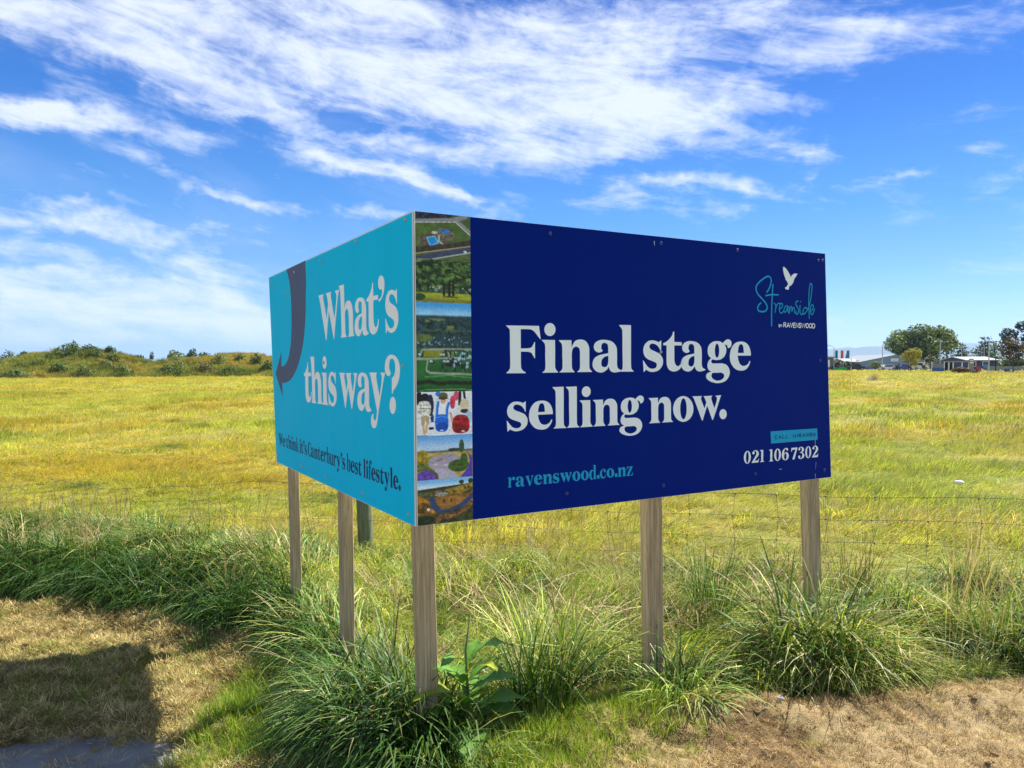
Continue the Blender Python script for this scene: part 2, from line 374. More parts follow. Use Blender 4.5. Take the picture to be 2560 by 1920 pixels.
def verge_h(x, y):
    """height of the mown verge in front of the long grass, lumps of clippings included"""
    e = np.minimum.reduce([(x + 4.6) / .4, (4.0 - x) / .4, (y - 1.7) / .3, (y_front(x) + .28 - y) / .35]); e = np.clip(e, 0, 1)
    lump = fbm(x * 5.5, y * 5.5, 3, 5, .6); lump2 = fbm(x * 16, y * 16, 9, 4, .6)
    crumb = fbm(x * 38, y * 38, 19, 3, .6); heap = np.exp(-((y - (y_front(x) - .22)) / .16) ** 2) * (.4 + fbm(x * 3, y * 3, 15, 2))
    fl = 1 - .5 * ss(.5, 1.1, x)
    z = .012 + (.092 + .035 * ss(.2, -.8, x)) * fl * np.clip(lump - .42, -.15, .5) + .105 * fl * np.clip(lump2 - .5, -.2, .5) * (.35 + lump) + .030 * np.clip(crumb - .45, -.15, .5) + .045 * heap * ss(-4.2, -3.4, x)
    tire = ss(.9, 1.5, x); z = z + tire * .02 * (fbm(x * 9, y * 4, 41, 3) - .5)
    return gz(x, y) + z * e - .09 * (1 - e)
def verge_paving(x, y):                         # where old slabs show through, bottom left
    return ss(3.46, 3.28, y + .10 * (fbm(x * 2.2, y * 2.2, 55, 3) - .5) * 4 - .06 * ss(-2.2, -1.4, x) ) * ss(-1.1, -1.35, x) * ss(.34, .46, fbm(x * 2.3 + 4, y * 2.3, 58, 3))
def build_verge():
    xs = np.arange(-4.6, 4.001, .015); ys = np.arange(1.7, 6.1, .015)
    X, Y = np.meshgrid(xs, ys); Z = verge_h(X, Y) - .075 * verge_paving(X, Y)
    k = len(xs); i = np.arange(k - 1); j = np.arange(len(ys) - 1); I, J = np.meshgrid(i, j); base = (J * k + I).ravel()
    keep = ((Y < y_front(X) + .5)[:-1, :-1]).ravel()
    F = np.stack([base, base + 1, base + k + 1, base + k], 1)[keep]
    lum = fbm(X * 3.1, Y * 3.1, 63, 4); gr = fbm(X * 1.7, Y * 1.7, 71, 4)
    tan = np.array([.315, .24, .125]) - ss(.6, -.8, X)[..., None] * np.array([.05, .010, .03]); dk = np.array([.15, .10, .05]); gn = np.array([.17, .175, .04])
    c = tan + (dk - tan) * ss(.42, .68, lum)[..., None]
    greenness = (ss(.50, .68, gr) * .5 * ss(1.2, -.2, X) + ss(.54, .66, gr) * .15 + .12 * ss(.4, -.8, X))
    greenness = np.clip(greenness + lawn_mask(X, Y), 0, .9)
    c = c + (gn - c) * greenness[..., None]
    c = c * (.65 + .7 * fbm(X * 34, Y * 34, 91, 3))[..., None]
    V = np.stack([X.ravel(), Y.ravel(), Z.ravel()], 1)
    m = attr_mat('clippings_and_soil', .95, 0, False, .08)
    t = NT(m.node_tree); bs = m.node_tree.nodes['Principled BSDF']; co = t.n('ShaderNodeTexCoord')
    bp = t.n('ShaderNodeBump'); bp.inputs['Strength'].default_value = .8; bp.inputs['Distance'].default_value = .012
    t.link(t.noise(co.outputs['Object'], 130, 5, .7), bp.inputs['Height']); t.link(bp.outputs[0], bs.inputs['Normal'])
    used = np.unique(F); mp = np.zeros(len(V), int); mp[used] = np.arange(len(used))
    return obj('verge', mesh_np('verge', V[used], mp[F], c.reshape(-1, 3)[used], True), m, kind='structure')
def lawn_mask(x, y):
    a = np.exp(-(((x + 1.20) / .27) ** 4 + ((y - 3.42) / .52) ** 4))
    b = np.exp(-(((x - .28) / .42) ** 4 + ((y - (y_front(x) - .26)) / .26) ** 2)) * .75
    c = np.exp(-(((x + .05) / .45) ** 2 + ((y - 2.75) / .25) ** 2)) * .6
    return np.clip(a + b + c, 0, 1)
build_verge()

def build_paving():
    xs = np.arange(-4.6, -.8, .06); ys = np.arange(1.6, 3.7, .06); X, Y = np.meshgrid(xs, ys)
    Z = gz(X, Y) - .015 + .01 * (fbm(X * 2, Y * 2, 8, 3) - .5)
    k = len(xs); i = np.arange(k - 1); j = np.arange(len(ys) - 1); I, J = np.meshgrid(i, j); base = (J * k + I).ravel()
    F = np.stack([base, base + 1, base + k + 1, base + k], 1)
    V = np.stack([X.ravel(), Y.ravel(), Z.ravel()], 1)
    obj('pavement', mesh_np('pavement', V, F, smooth=True), mat('old_concrete', (.20, .20, .195), .9, .15, 0, .4, 9, .6, 90), kind='structure')
build_paving()
GLYPHS = {
 'F': "0,1939c 1578,1952c 1662,1412c 1631,1404c 1507,1542 1353,1711 1200,1792 1046,1807 924,1808c 696,1803c 695,1010c 920,1011c 1042,1017 1196,1053 1289,1158 1351,1277c 1382,1277c 1379,606c 1354,606c 1286,712 1195,830 1041,873 919,876c 697,877c 703,242 763,124 927,10c 921,-11c 18,-7c 12,14c 132,116 186,245 184,994 177,1742 142,1813 15,1919c",
 'i': "0,1373c 654,1373c 661,820 659,259 697,138 808,22c 799,0c 31,-3c 31,18c 141,102 173,235 169,686 168,1110 131,1229 6,1347c|685,1817 646,1679 543,1577 403,1538 265,1573 164,1671 127,1807 165,1944 267,2046 406,2086 545,2052 647,1954",
 'n': "0,1370c 639,1378c 654,1053c 720,1203 853,1353 1118,1411 1384,1346 1552,1128 1578,908 1583,249 1616,125 1724,33c 1717,11c 954,7c 947,29c 1047,102 1087,224 1088,579 1083,906 1033,1042 885,1104 720,1026 660,823 659,552 661,254 700,131 798,22c 788,3c 33,2c 27,24c 130,95 179,230 174,687 166,1090 135,1224 6,1344c",
 'a': "549,939c 473,883 318,855 131,937 63,1089 131,1268 371,1390 681,1413 1063,1334 1291,1111 1326,859 1329,578 1329,325 1378,170 1519,84 1583,75c 1537,28 1378,-8 1166,-25 973,46 859,229c 782,118 608,8 419,-24 162,53 10,220 0,413 96,606 335,731 610,787 846,829c 840,1080 802,1219 646,1282 508,1231 463,1078 490,995|849,718c 645,662 506,550 465,412 488,273 643,211 782,271 845,438",
 'l': "0,2083c 665,2092c 667,1260 669,236 713,108 825,21c 814,1c 67,8c 60,28c 156,98 196,239 186,973 177,1819 124,1945 7,2055c",
 's': "1082,1419c 1071,913c 1044,913c 967,1059 794,1217 554,1276 417,1227 373,1121 451,1016 726,911 1002,793 1158,606 1186,446 1141,259 933,60 622,-22 383,-2 179,85c 60,-20c 37,-12c 0,501c 27,506c 145,356 349,170 588,124 760,181 818,300 760,394 554,474 281,567 95,711 17,948 95,1211 315,1384 537,1421 760,1397 926,1338c 1054,1416c",
 't': "594,1837c 668,1838c 669,1361c 1130,1358c 1130,1203c 669,1199c 673,876 680,525 733,336 876,233 1038,308 1109,497c 1192,497c 1146,307 1002,91 662,-15 361,69 221,284 200,526 199,874 199,1201c 0,1204c 0,1301c 185,1369 431,1546 555,1709",
 'g': "1111,1338c 1188,1423 1422,1530 1637,1456 1685,1315 1619,1159 1462,1095c 1431,1115c 1384,1227 1228,1277c 1298,1142 1334,973 1229,719 997,564 709,516 536,527 433,556c 346,494 339,411 422,355c 575,354 843,353 1075,352 1387,252 1564,-18 1506,-301 1233,-524 769,-601 349,-538 64,-395 0,-255 83,-117 328,-44c 158,49 82,245 157,467 315,600c 156,745 99,967 174,1217 420,1387 687,1432 918,1414|857,971 838,799 785,674 712,628 639,674 586,799 566,969 585,1140 638,1265 710,1311 783,1266 837,1142|462,-98c 768,-101 1038,-104 1193,-241 1077,-409 769,-483 462,-400 348,-259 386,-134",
 'e': "1452,736c 537,731c 558,606 598,477 727,291 968,218 1251,317 1351,467c 1421,455c 1332,259 1130,59 808,-11 369,78 72,379 0,691 89,1060 364,1346 762,1430 1084,1376 1308,1211 1431,952|549,863c 572,1062 643,1249 763,1298 883,1251 944,1065 957,864c",
 'o': "1514,676 1411,318 1131,65 751,-16 374,96 100,368 0,727 100,1080 373,1333 750,1419 1130,1313 1410,1041|1006,703 974,410 885,198 763,124 642,208 553,425 520,719 552,1010 641,1222 762,1297 883,1215 973,998",
 'w': "0,1387c 734,1387c 663,1271 692,1146 810,910 928,667c 1075,1020c 956,1247 859,1374c 1540,1388c 1464,1281 1485,1139 1592,902 1708,669c 1827,942 1904,1191 1869,1302 1753,1377c 2244,1396c 2171,1262 1893,625 1594,-8c 1543,-5c 1138,837c 791,-6c 741,-4c 456,580 144,1207 82,1301",
 '.': "582,288 544,143 437,40 291,7 146,52 39,163 0,309 38,453 144,555 289,589 435,545 543,435",
 'W': "0,1931c 819,1927c 711,1805 761,1683 984,1278 1203,838c 1440,1459c 1306,1758 1132,1942c 1923,1936c 1835,1849 1863,1714 2072,1282 2309,816c 2481,1217 2609,1655 2564,1807 2412,1922c 2988,1941c 2839,1710 2529,841 2246,-31c 2182,-29c 1853,594 1529,1184c 1156,-41c 1081,-39c 625,869 171,1748",
 'h': "0,2080c 670,2085c 701,1610 726,1139c 878,1326 1225,1413 1504,1334 1692,1127 1766,859 1776,333 1824,103 1930,12c 1149,-2c 1267,124 1263,356 1255,623 1225,892 1155,1039 1014,1102 839,1041 775,865 791,503 810,196 864,86 977,1c 193,-4c 305,124 311,289 275,949 210,1686 129,1949",
 "'": "304,2003 548,1886 623,1690 558,1413 350,1209 51,1096c 16,1187c 261,1247 378,1397 359,1533c 200,1520 42,1617 0,1781 97,1948",
 'y': "0,1417c 797,1423c 727,1341 739,1215 886,895 1047,587c 1166,884 1275,1187 1254,1328 1120,1421c 1629,1428c 1501,1243 1211,655 941,74 720,-443 453,-582 215,-513 129,-316 226,-127 415,-53c 385,-191 514,-293 673,-229 770,65c 436,703 132,1281",
 '?': "575,1414c 502,1345 309,1312 93,1402 0,1594 105,1855 399,2008 708,2033 1100,1949 1344,1746 1405,1495 1309,1210 1030,953 772,819c 755,725c 652,722c 655,1235c 878,1340 974,1510 957,1747 821,1884 658,1907 490,1835 424,1663 459,1525|1015,338 973,192 865,81 719,34 574,66 469,167 433,313 476,461 587,572 734,616 878,583 980,481",
 'r': "28,0c 621,0c 621,42c 508,169 508,705 508,1325 508,1410c 0,1410c 0,1368c 141,1213 141,705 141,169 28,42c|508,846c 677,1128 818,1072 987,959 1185,1043 1241,1241 1100,1438 846,1410 649,1241 508,1043c",
 'u': "0,1410c 508,1410c 508,846 508,423 592,197 761,169 959,338 959,846 959,1354 846,1410c 1325,1410c 1325,846 1325,169 1466,42c 1466,0c 987,0c 973,226c 818,0 592,-42 310,28 155,310 141,846 141,1241 0,1368c",
 'b': "0,2115c 508,2115c 508,1241c 705,1424 931,1438 1269,1213 1382,705 1241,169 874,-42 620,28 451,169c 197,0c 141,0c 141,987 141,1946 0,2073c|508,1043c 677,1269 846,1213 959,959 973,677 931,282 761,85 592,141 508,338c",
 'd': "1354,0c 1354,56c 1241,197 1241,1058 1241,2115c 762,2115c 733,2073c 874,1946 874,1269c 677,1438 480,1438 113,1213 0,705 141,169 480,-42 705,28 888,197c 903,0c|874,1072c 733,1269 592,1241 451,987 409,705 451,310 621,113 790,169 874,338c",
 'k': "28,0c 620,0c 620,42c 508,169 508,1058 508,2030 508,2115c 0,2115c 0,2073c 141,1918 141,1058 141,169 28,42c|522,620c 931,1241 987,1340 902,1382c 902,1410c 1382,1410c 1382,1382c 1213,1297 846,818c 1354,141 1495,42c 1495,0c 902,0c 902,42c 959,113 620,620c",
 'C': "1453,1946c 1368,1946c 1312,1805c 1142,1946 832,2002 268,1748 0,987 240,254 832,-42 1340,169 1509,649c 1424,677c 1255,282 945,113 607,282 452,987 578,1664 860,1861 1199,1720 1368,1297c 1453,1297c",
 'f': "0,0c 705,0c 705,42c 564,169 564,705 564,1297c 846,1297c 846,1410c 564,1410c 564,1805 649,2030 734,1918 762,1748 903,1692 1072,1805 1044,2030 790,2171 423,2087 226,1777 198,1410c 0,1410c 0,1297c 198,1297c 198,705 198,169 0,42c",
 'v': "0,1410c 677,1410c 677,1368c 592,1269 705,846 874,423c 1043,902 1128,1241 987,1368c 987,1410c 1438,1410c 1438,1368c 1297,1213 1072,564 846,-42c 677,-42c 423,634 141,1241 0,1368c",
 'c': "1185,1015 1100,1297 733,1438 226,1213 0,705 198,169 677,-42 1100,141 1241,508c 1156,536c 987,254 733,169 508,338 409,733 508,1184 705,1340 818,1241 790,1043 903,874 1072,874",
 'z': "56,1410c 1241,1410c 1241,1340c 508,113c 846,113 1128,254 1213,536c 1297,536c 1269,0c 0,0c 0,70c 733,1297c 423,1297 197,1156 141,902c 56,902c",
 '0': "1185,973 1105,1480 888,1852 592,1988 296,1852 80,1481 0,973 80,465 296,94 592,-42 888,94 1105,465|832,973 800,1424 712,1754 592,1875 473,1754 385,1424 353,973 385,522 473,191 592,70 712,191 800,522",
 '1': "0,0c 734,0c 734,42c 564,197 564,987 564,1946c 57,1946c 0,1833c 198,1748 198,987 198,197 0,42c",
 '2': "85,1523 282,1354 480,1495 423,1748 593,1861 790,1636 734,1241 367,649 0,113c 0,0c 1128,0c 1241,564c 1157,564c 1044,338 875,324c 423,324c 818,733 1157,1184 1157,1636 734,1988 226,1833",
 '3': "28,1579 197,1410 394,1523 338,1777 535,1875 705,1636 676,1241 338,1072c 338,987c 705,902 789,479 620,141 451,70 310,197 394,395 197,564 0,395 112,85 535,-42 1043,141 1184,592 817,1043c 1099,1325 1043,1748 592,1988 169,1861",
 '6': "1128,1720 987,1523 818,1607 790,1805 621,1833 423,1410 409,1128c 621,1241 1015,1184 1241,649 1044,113 621,-42 169,197 0,874 169,1607 621,1974 1015,1918|846,592 816,860 733,1056 621,1128 508,1056 425,860 395,592 425,324 508,128 621,56 733,128 816,324",
 '7': "29,1946c 1185,1946c 1185,1805c 931,987 649,0c 226,0c 508,846 875,1607c 508,1607 170,1551 85,1297c 0,1297c",
}
DOVE = "20438,21466c 20378,21368c 20405,21316 20396,21250c 20440,21185 20432,21110c 20493,21025 20506,20960c 20572,20881 20581,20807c 20668,20737 20703,20703c 20756,20637 20770,20569c 20683,20464 20532,20374c 20597,20317c 20728,20288c 20828,20304c 20853,20463c 21011,20530 21120,20634 21159,20690c 21195,20662c 21185,20757c 21238,20841 21251,20886c 21361,20982c 21426,21090c 21519,21135c 21426,21156c 21271,21157c 21073,21056 20973,20917c 20942,21019 20809,21191 20621,21364"
ARROW = "4307,22295c 8637,22318c 8717,21550 8733,21043 8635,20140 8558,19282 8002,17770 6731,16482 5202,15720 3604,15444 2896,15460c 3016,14580c 1146,15987c 2758,17370c 2757,16457c 3543,16513 4602,17035 5256,18116 5403,19736 5148,21220 4672,21921"
SCRIPT = [(87,"19190,20078 19378,20291 19524,20650 19459,20851 19270,20900 18957,20767 18585,20516 18429,20277 18546,19993 18878,19745 19172,19494 19236,19291 19090,19141 18840,19104 18612,19155 18549,19269 18652,19446 18796,19553"),(87,"19655,20533 19631,20303 19584,19714 19561,19126 19565,18376"),(80,"19107,19914 19506,19981 20081,19999"),(60,"19720,19572 19857,19459 19800,19080"),(57,"19799,19103 19892,19386 20040,19560 20212,19554"),(60,"20128,19261 20321,19386 20364,19521 20234,19561 20127,19350 20150,19144 20301,19074 20495,19243"),(60,"20755,19430 20624,19456 20473,19272 20517,19125 20669,19219 20755,19401 20748,19221 20823,19104"),(57,"20864,19464 20875,19061 20909,19286 21018,19439 21071,19381 21063,19201 21172,19385 21248,19357 21263,19087"),(67,"21569,19729 21422,19709 21348,19571 21505,19396 21573,19217 21485,19064 21365,19090 21372,19226"),(67,"21682,19537 21684,19190 21775,19042 21932,19122"),(67,"21708,19698 21761,19724"),(67,"22246,19359 22087,19415 21917,19258 21932,19077 22134,19174 22336,19423 22493,19825 22602,20439 22578,20666 22473,20676 22380,20276 22357,19667 22384,19120 22409,18841"),(67,"22543,19247 22702,19405 22677,19572 22541,19521 22474,19306 22544,19095 22681,19099 22826,19394")]

# ------------------------------------------------------------------ the corner sign
CORNER = np.array([-0.37278, 2.88933, 0.0])
TH = math.radians(60)
BD = np.array([math.sin(TH), math.cos(TH), 0.0]); BN = np.array([math.cos(TH), -math.sin(TH), 0.0])     # navy face: direction, outward
TD = np.array([-math.cos(TH), math.sin(TH), 0.0]); TN = np.array([-math.sin(TH), -math.cos(TH), 0.0])   # teal face
UPZ = np.array([0, 0, 1.0])
def on_b(u, v, o=0.0): return CORNER + BD * u + BN * o + UPZ * v
def on_t(u, v, o=0.0): return CORNER + TD * (2.4 - u) + TN * o + UPZ * v
sign = root('billboard', 'two-sided corner billboard, teal and navy boards meeting at an edge on five timber posts', 'sign', (CORNER[0], CORNER[1], 0.2))

def slab(name, quad, fn, th, matl, parent):
    """a thin sheet: quad of (u, v) corners, front at offset 0, back th behind"""
    m = MB(); V = [fn(u, v, 0) for u, v in quad] + [fn(u, v, -th) for u, v in quad]
    m.add(V, [(0, 1, 2, 3), (7, 6, 5, 4)] + [(i, i + 4, (i + 1) % 4 + 4, (i + 1) % 4) for i in range(4)])
    return m.build(name, matl, parent)
tealp = sub(slab('sign_board', [(2.398, 2.2345), (-.0476, 2.2328), (.1125, 1.0308), (2.398, 1.0312)], on_t, .004, M_ALU, sign), sign)
tealp['label'] = 'teal board with white question and grey arrow'
navyp = sub(slab('sign_board', [(.0066, 2.2343), (2.3681, 2.2349), (2.4276, 1.0305), (.0062, 1.0313)], on_b, .004, M_ALU, sign), sign)
navyp['label'] = 'navy board with pale lettering and a strip of photographs'
slab('print_face', [(2.394, 2.229), (-.0446, 2.2275), (.1095, 1.0328), (2.394, 1.0332)], lambda u, v, o: on_t(u, v, .0006 + o), .0004, M_TEAL, tealp)
slab('print_face', [(.243, 2.2333), (2.3661, 2.2339), (2.4256, 1.0318), (.2475, 1.0325)], lambda u, v, o: on_b(u, v, .0006 + o), .0004, M_NAVY, navyp)
MB().add([on_b(-.0005, 1.032, -.0065), on_b(.012, 1.032, -.0065), on_b(.012, 2.233, -.0065), on_b(-.0005, 2.233, -.0065)], [(0, 1, 2, 3)]).build('corner_gap_shade', M_DARK, sign)  # dark sheet behind the open corner gap, painting the shade in it

def parse(s):
    L = []
    for part in s.split('|'):
        l = []
        for tok in part.split():
            c = tok.endswith('c'); a, b = tok.rstrip('c').split(','); l.append((float(a), float(b), c))
        L.append(l)
    return L
def smooth_loop(l, n=5, closed=True):
    out = []; N = len(l)
    for i in range(N if closed else N - 1):
        p0, p1, p2, p3 = (np.array(l[(i + k) % N][:2]) if closed else np.array(l[min(max(i + k, 0), N - 1)][:2]) for k in (-1, 0, 1, 2))
        c1, c2 = l[i][2], l[(i + 1) % N][2]
        if c1 and c2: out.append(p1); continue
        d = p2 - p1; L = np.linalg.norm(d)
        def tang(a, b, e):      # length-limited tangent
            v = b - a; q = np.linalg.norm(v); return v / q * L if q > 0 else d
        t1 = d if c1 else tang(p0, p2, 0); t2 = d if c2 else tang(p1, p3, 0)
        for k in range(n):
            s = k / n; h = (2*s**3-3*s**2+1, s**3-2*s**2+s, -2*s**3+3*s**2, s**3-s**2)
            out.append(h[0]*p1 + h[1]*t1 + h[2]*p2 + h[3]*t2)
    if not closed: out.append(np.array(l[-1][:2]))
    return out
def fill(loops):
    V = [Vector((p[0], p[1], 0)) for l in loops for p in l]
    T = tessellate_polygon([[Vector((p[0], p[1], 0)) for p in l] for l in loops])
    return [(v.x, v.y) for v in V], T
_gc = {}
def glyph(ch):
    if ch not in _gc:
        loops = [smooth_loop(l) for l in parse(GLYPHS[ch])]
        # outer contours are filled each with the holes inside it
        V, F = [], []
        def inside(p, l):
            c = False
            for i in range(len(l)):
                a, b = l[i], l[i - 1]
                if (a[1] > p[1]) != (b[1] > p[1]) and p[0] < (b[0] - a[0]) * (p[1] - a[1]) / (b[1] - a[1]) + a[0]: c = not c
            return c
        outer = [l for i, l in enumerate(loops) if not any(inside(l[0], q) for j, q in enumerate(loops) if j != i)]
        for o in outer:
            hs = [q for q in loops if q is not o and not any(q is z for z in outer) and inside(q[0], o)]
            v, f = fill([o] + hs); k = len(V); V += v; F += [tuple(i + k for i in t) for t in f]
        _gc[ch] = (np.array(V) * 1e-4, F, max(p[0] for p in V) * 1e-4)
    return _gc[ch]
OFF = .0012
def flat(name, fn, parts, matl, parent, off=OFF):
    """parts: list of (V (n,2) in board metres, F); one flat print"""
    m = MB()
    for i, (V, F) in enumerate(parts): m.add([fn(u, v, off) for u, v in V], F)
    for k, f in enumerate(m.F):                 # face outwards
        a, b, c = (np.array(m.V[i]) for i in f[:3])
        nrm = np.cross(b - a, c - a)
        if nrm @ (BN if fn is on_b else TN) < 0: m.F[k] = f[::-1]
    return m.build(name, matl, parent)
def put(ch, u, v, w=None, s=1.0):
    V, F, gw = glyph(ch); sx = s if w is None else w / gw
    return (np.array([(u + p[0] * sx, v + p[1] * s) for p in V]), F)
# navy board
flat('lettering', on_b, [put(c, u, 1.6155, w) for c, u, w in (('F', .4028, .1663), ('i', .5747, .0808), ('n', .6602, .1724), ('a', .8361, .1584),
     ('l', .9813, .0825), ('s', 1.1171, .1187), ('t', 1.2372, .1192), ('a', 1.3467, .1553), ('g', 1.5057, .1685), ('e', 1.6627, .1452))], M_LETTER, navyp)
flat('lettering', on_b, [put(c, u, 1.3780, w, .845) for c, u, w in (('s', .4043, .0994), ('e', .5105, .1178), ('l', .6273, .0697), ('l', .6955, .0694),
     ('i', .7669, .0685), ('n', .8377, .1444), ('g', .9818, .1397), ('n', 1.1511, .1452), ('o', 1.2973, .1269), ('w', 1.4172, .1881), ('.', 1.5936, .0488))], M_LETTER, navyp)
def run(text, u0, u1, v, s, fn, gap=.10, space=.42, wide=1.0):
    """set a line of text between u0 and u1 at scale s; gaps in x-heights"""
    xs, x = [], 0.0; xh = .141
    for c in text:
        if c == ' ': x += space * xh; continue
        g = glyph(c)[2] * wide; xs.append((c, x, g)); x += g + gap * xh * (.3 if c in "'." else 1) - (.22 * xh if c == 'f' else 0)
    k = (u1 - u0) / (xs[-1][1] + xs[-1][2])
    return [put(c, u0 + a * k, v, w * k, s) for c, a, w in xs]
flat('lettering', on_b, run('ravenswood.co.nz', .4079, 1.0581, 1.1468, .0413 / .141, on_b, .07), M_CYAN, navyp)
for q in (('021', 1.7612, 1.906, 1.1505), ('106', 1.9415, 2.0884, 1.149), ('7302', 2.107, 2.3193, 1.148)):
    flat('lettering', on_b, run(*q, .0615 / .196, on_b, .12), M_LETTER, navyp)
flat('label_strip', on_b, [([(1.952, 1.3027), (2.3092, 1.3019), (2.3146, 1.2407), (1.9555, 1.2402)], [(0, 1, 2, 3)])], M_CYAN, navyp)
def strip(pts, w0, w1=None, ball=0):
    """a pen stroke along pts, width in board metres"""
    P = np.array(pts, float); n = len(P); T = np.gradient(P, axis=0); T /= np.linalg.norm(T, axis=1)[:, None] + 1e-12
    N = np.stack([-T[:, 1], T[:, 0]], 1); w = np.full(n, w0 / 2)
    V = np.concatenate([P + N * w[:, None], P - N * w[:, None]]); F = [(i, i + 1, n + i + 1, n + i) for i in range(n - 1)]
    return V, F
def caps_line(text, u0, u1, v, h, fn, wt, lift=0):
    """plain drawn capitals"""
    D = {'C': [[(1, .8), (.8, 1), (.3, 1), (0, .6), (0, .4), (.3, 0), (.8, 0), (1, .2)]], 'A': [[(0, 0), (.5, 1), (1, 0)], [(.2, .35), (.8, .35)]],
         'L': [[(0, 1), (0, 0), (.8, 0)]], 'M': [[(0, 0), (.1, 1), (.6, .1), (1.1, 1), (1.2, 0)]], 'I': [[(.1, 1), (.1, 0)]],
         'R': [[(0, 0), (0, 1), (.6, 1), (.8, .8), (.6, .52), (0, .52)], [(.4, .52), (.9, 0)]], 'N': [[(0, 0), (0, 1), (.85, 0), (.85, 1)]],
         'D': [[(0, 0), (0, 1), (.5, 1), (.9, .7), (.9, .3), (.5, 0), (0, 0)]], 'B': [[(0, 0), (0, 1), (.6, 1), (.7, .78), (.5, .54), (0, .54)], [(.5, .54), (.8, .3), (.6, 0), (0, 0)]],
         'Y': [[(0, 1), (.45, .45), (.9, 1)], [(.45, .45), (.45, 0)]], 'V': [[(0, 1), (.45, 0), (.9, 1)]], 'E': [[(.75, 1), (0, 1), (0, 0), (.75, 0)], [(0, .53), (.65, .53)]],
         'S': [[(.75, .85), (.5, 1), (.15, .95), (.05, .75), (.2, .55), (.6, .45), (.75, .25), (.6, .03), (.25, 0), (0, .18)]],
         'W': [[(0, 1), (.35, 0), (.7, .9), (1.05, 0), (1.4, 1)]], 'O': [[(.5, 0), (.15, .15), (0, .5), (.15, .85), (.5, 1), (.85, .85), (1, .5), (.85, .15), (.5, 0)]]}
    x, xs = 0, []
    for c in text[0]:
        if c == ' ': x += text[1] * 2.2; continue
        w = max(p[0] for st in D[c] for p in st); xs.append((c, x)); x += w + text[1]
    k = (u1 - u0) / (x - text[1]); parts = []; e = 0
    for c, a in xs:
        for st in D[c]:
            V, F = strip([(u0 + (a + p[0]) * k, v + p[1] * h) for p in st], wt); parts.append((V, F))
    return parts
def layered(name, fn, parts, matl, parent, off=OFF):
    """overlapping strokes, each a hair above the one before"""
    m = MB()
    for i, (V, F) in enumerate(parts):
        k = MB(); k.add([fn(u, v, off + .00012 * i) for u, v in V], F)
        for f in k.F:
            a, b, c = (np.array(k.V[j]) for j in f[:3])
        nrm = np.cross(np.array(k.V[k.F[0][1]]) - k.V[k.F[0][0]], np.array(k.V[k.F[0][2]]) - k.V[k.F[0][0]])
        m.add(k.V, k.F if nrm @ (BN if fn is on_b else TN) > 0 else [f[::-1] for f in k.F])
    return m.build(name, matl, parent)
layered('lettering', on_b, caps_line(('CALL MIRANDA', .75), 1.983, 2.2937, 1.2625, .0175, on_b, .0038), M_INK, navyp, OFF + .0006)
layered('lettering', on_b, caps_line(('BY', .35), 2.0105, 2.0345, 1.8362, .0128, on_b, .0035), M_LETTER, navyp)
layered('lettering', on_b, caps_line(('RAVENSWOOD', .22), 2.0462, 2.2843, 1.8355, .0232, on_b, .0052), M_LETTER, navyp)
layered('script_logo', on_b, [strip(np.array(smooth_loop(parse(s)[0], 6, False)) * 1e-4, w * 1e-4 * .92) for w, s in SCRIPT], M_CYAN, navyp)
flat('dove_emblem', on_b, [(lambda q: (np.array(q[0]) * 1e-4, q[1]))(fill([smooth_loop(parse(DOVE)[0], 4)]))], M_LETTER, navyp)
for a, b, c, d, w in ((2.2892, 1.2425, 2.2894, 1.2147, .0012), (2.2966, 1.1223, 2.2936, 1.0861, .0008), (2.2906, 1.0606, 2.2941, 1.033, .001), (2.0222, 1.1055, 2.0222, 1.103, .011), (1.18, 2.21, 1.181, 2.19, .0015)):
    flat('scratch', on_b, [(np.array([(a - w, b), (a + w, b), (c + w * .6, d), (c - w * .6, d)]), [(0, 1, 2, 3)])], M_ALU, navyp, OFF + .004)
# teal board
flat('lettering', on_t, [put(c, u, v, w, 1.205) for c, u, v, w in (('W', 1.1168, 1.7845, .36), ('h', 1.4701, 1.7845, .2326), ('a', 1.7055, 1.7845, .1902), ('t', 1.8717, 1.7845, .1542),
     ("'", 2.0205, 1.7845, .075), ('s', 2.1017, 1.7845, .1456))], M_LETTER2, tealp)
flat('lettering', on_t, [put(c, u, 1.4475, w, 1.205) for c, u, w in (('t', .8113, .1551), ('h', .9394, .2297), ('i', 1.1617, .1067), ('s', 1.2782, .1401), ('w', 1.4633, .271),
     ('a', 1.7342, .1886), ('y', 1.8991, .1963), ('?', 2.09, .1693))], M_LETTER2, tealp)
flat('lettering', on_t, run("We think it's Canterbury's best lifestyle.", .1768, 2.256, 1.1475, .0700 / .141 * .80, on_t, .075, .36), M_INK, tealp)
flat('arrow', on_t, [(lambda q: (np.array(q[0]) * 1e-4, q[1]))(fill([smooth_loop(parse(ARROW)[0], 6)]))], M_GREYBLUE, tealp)
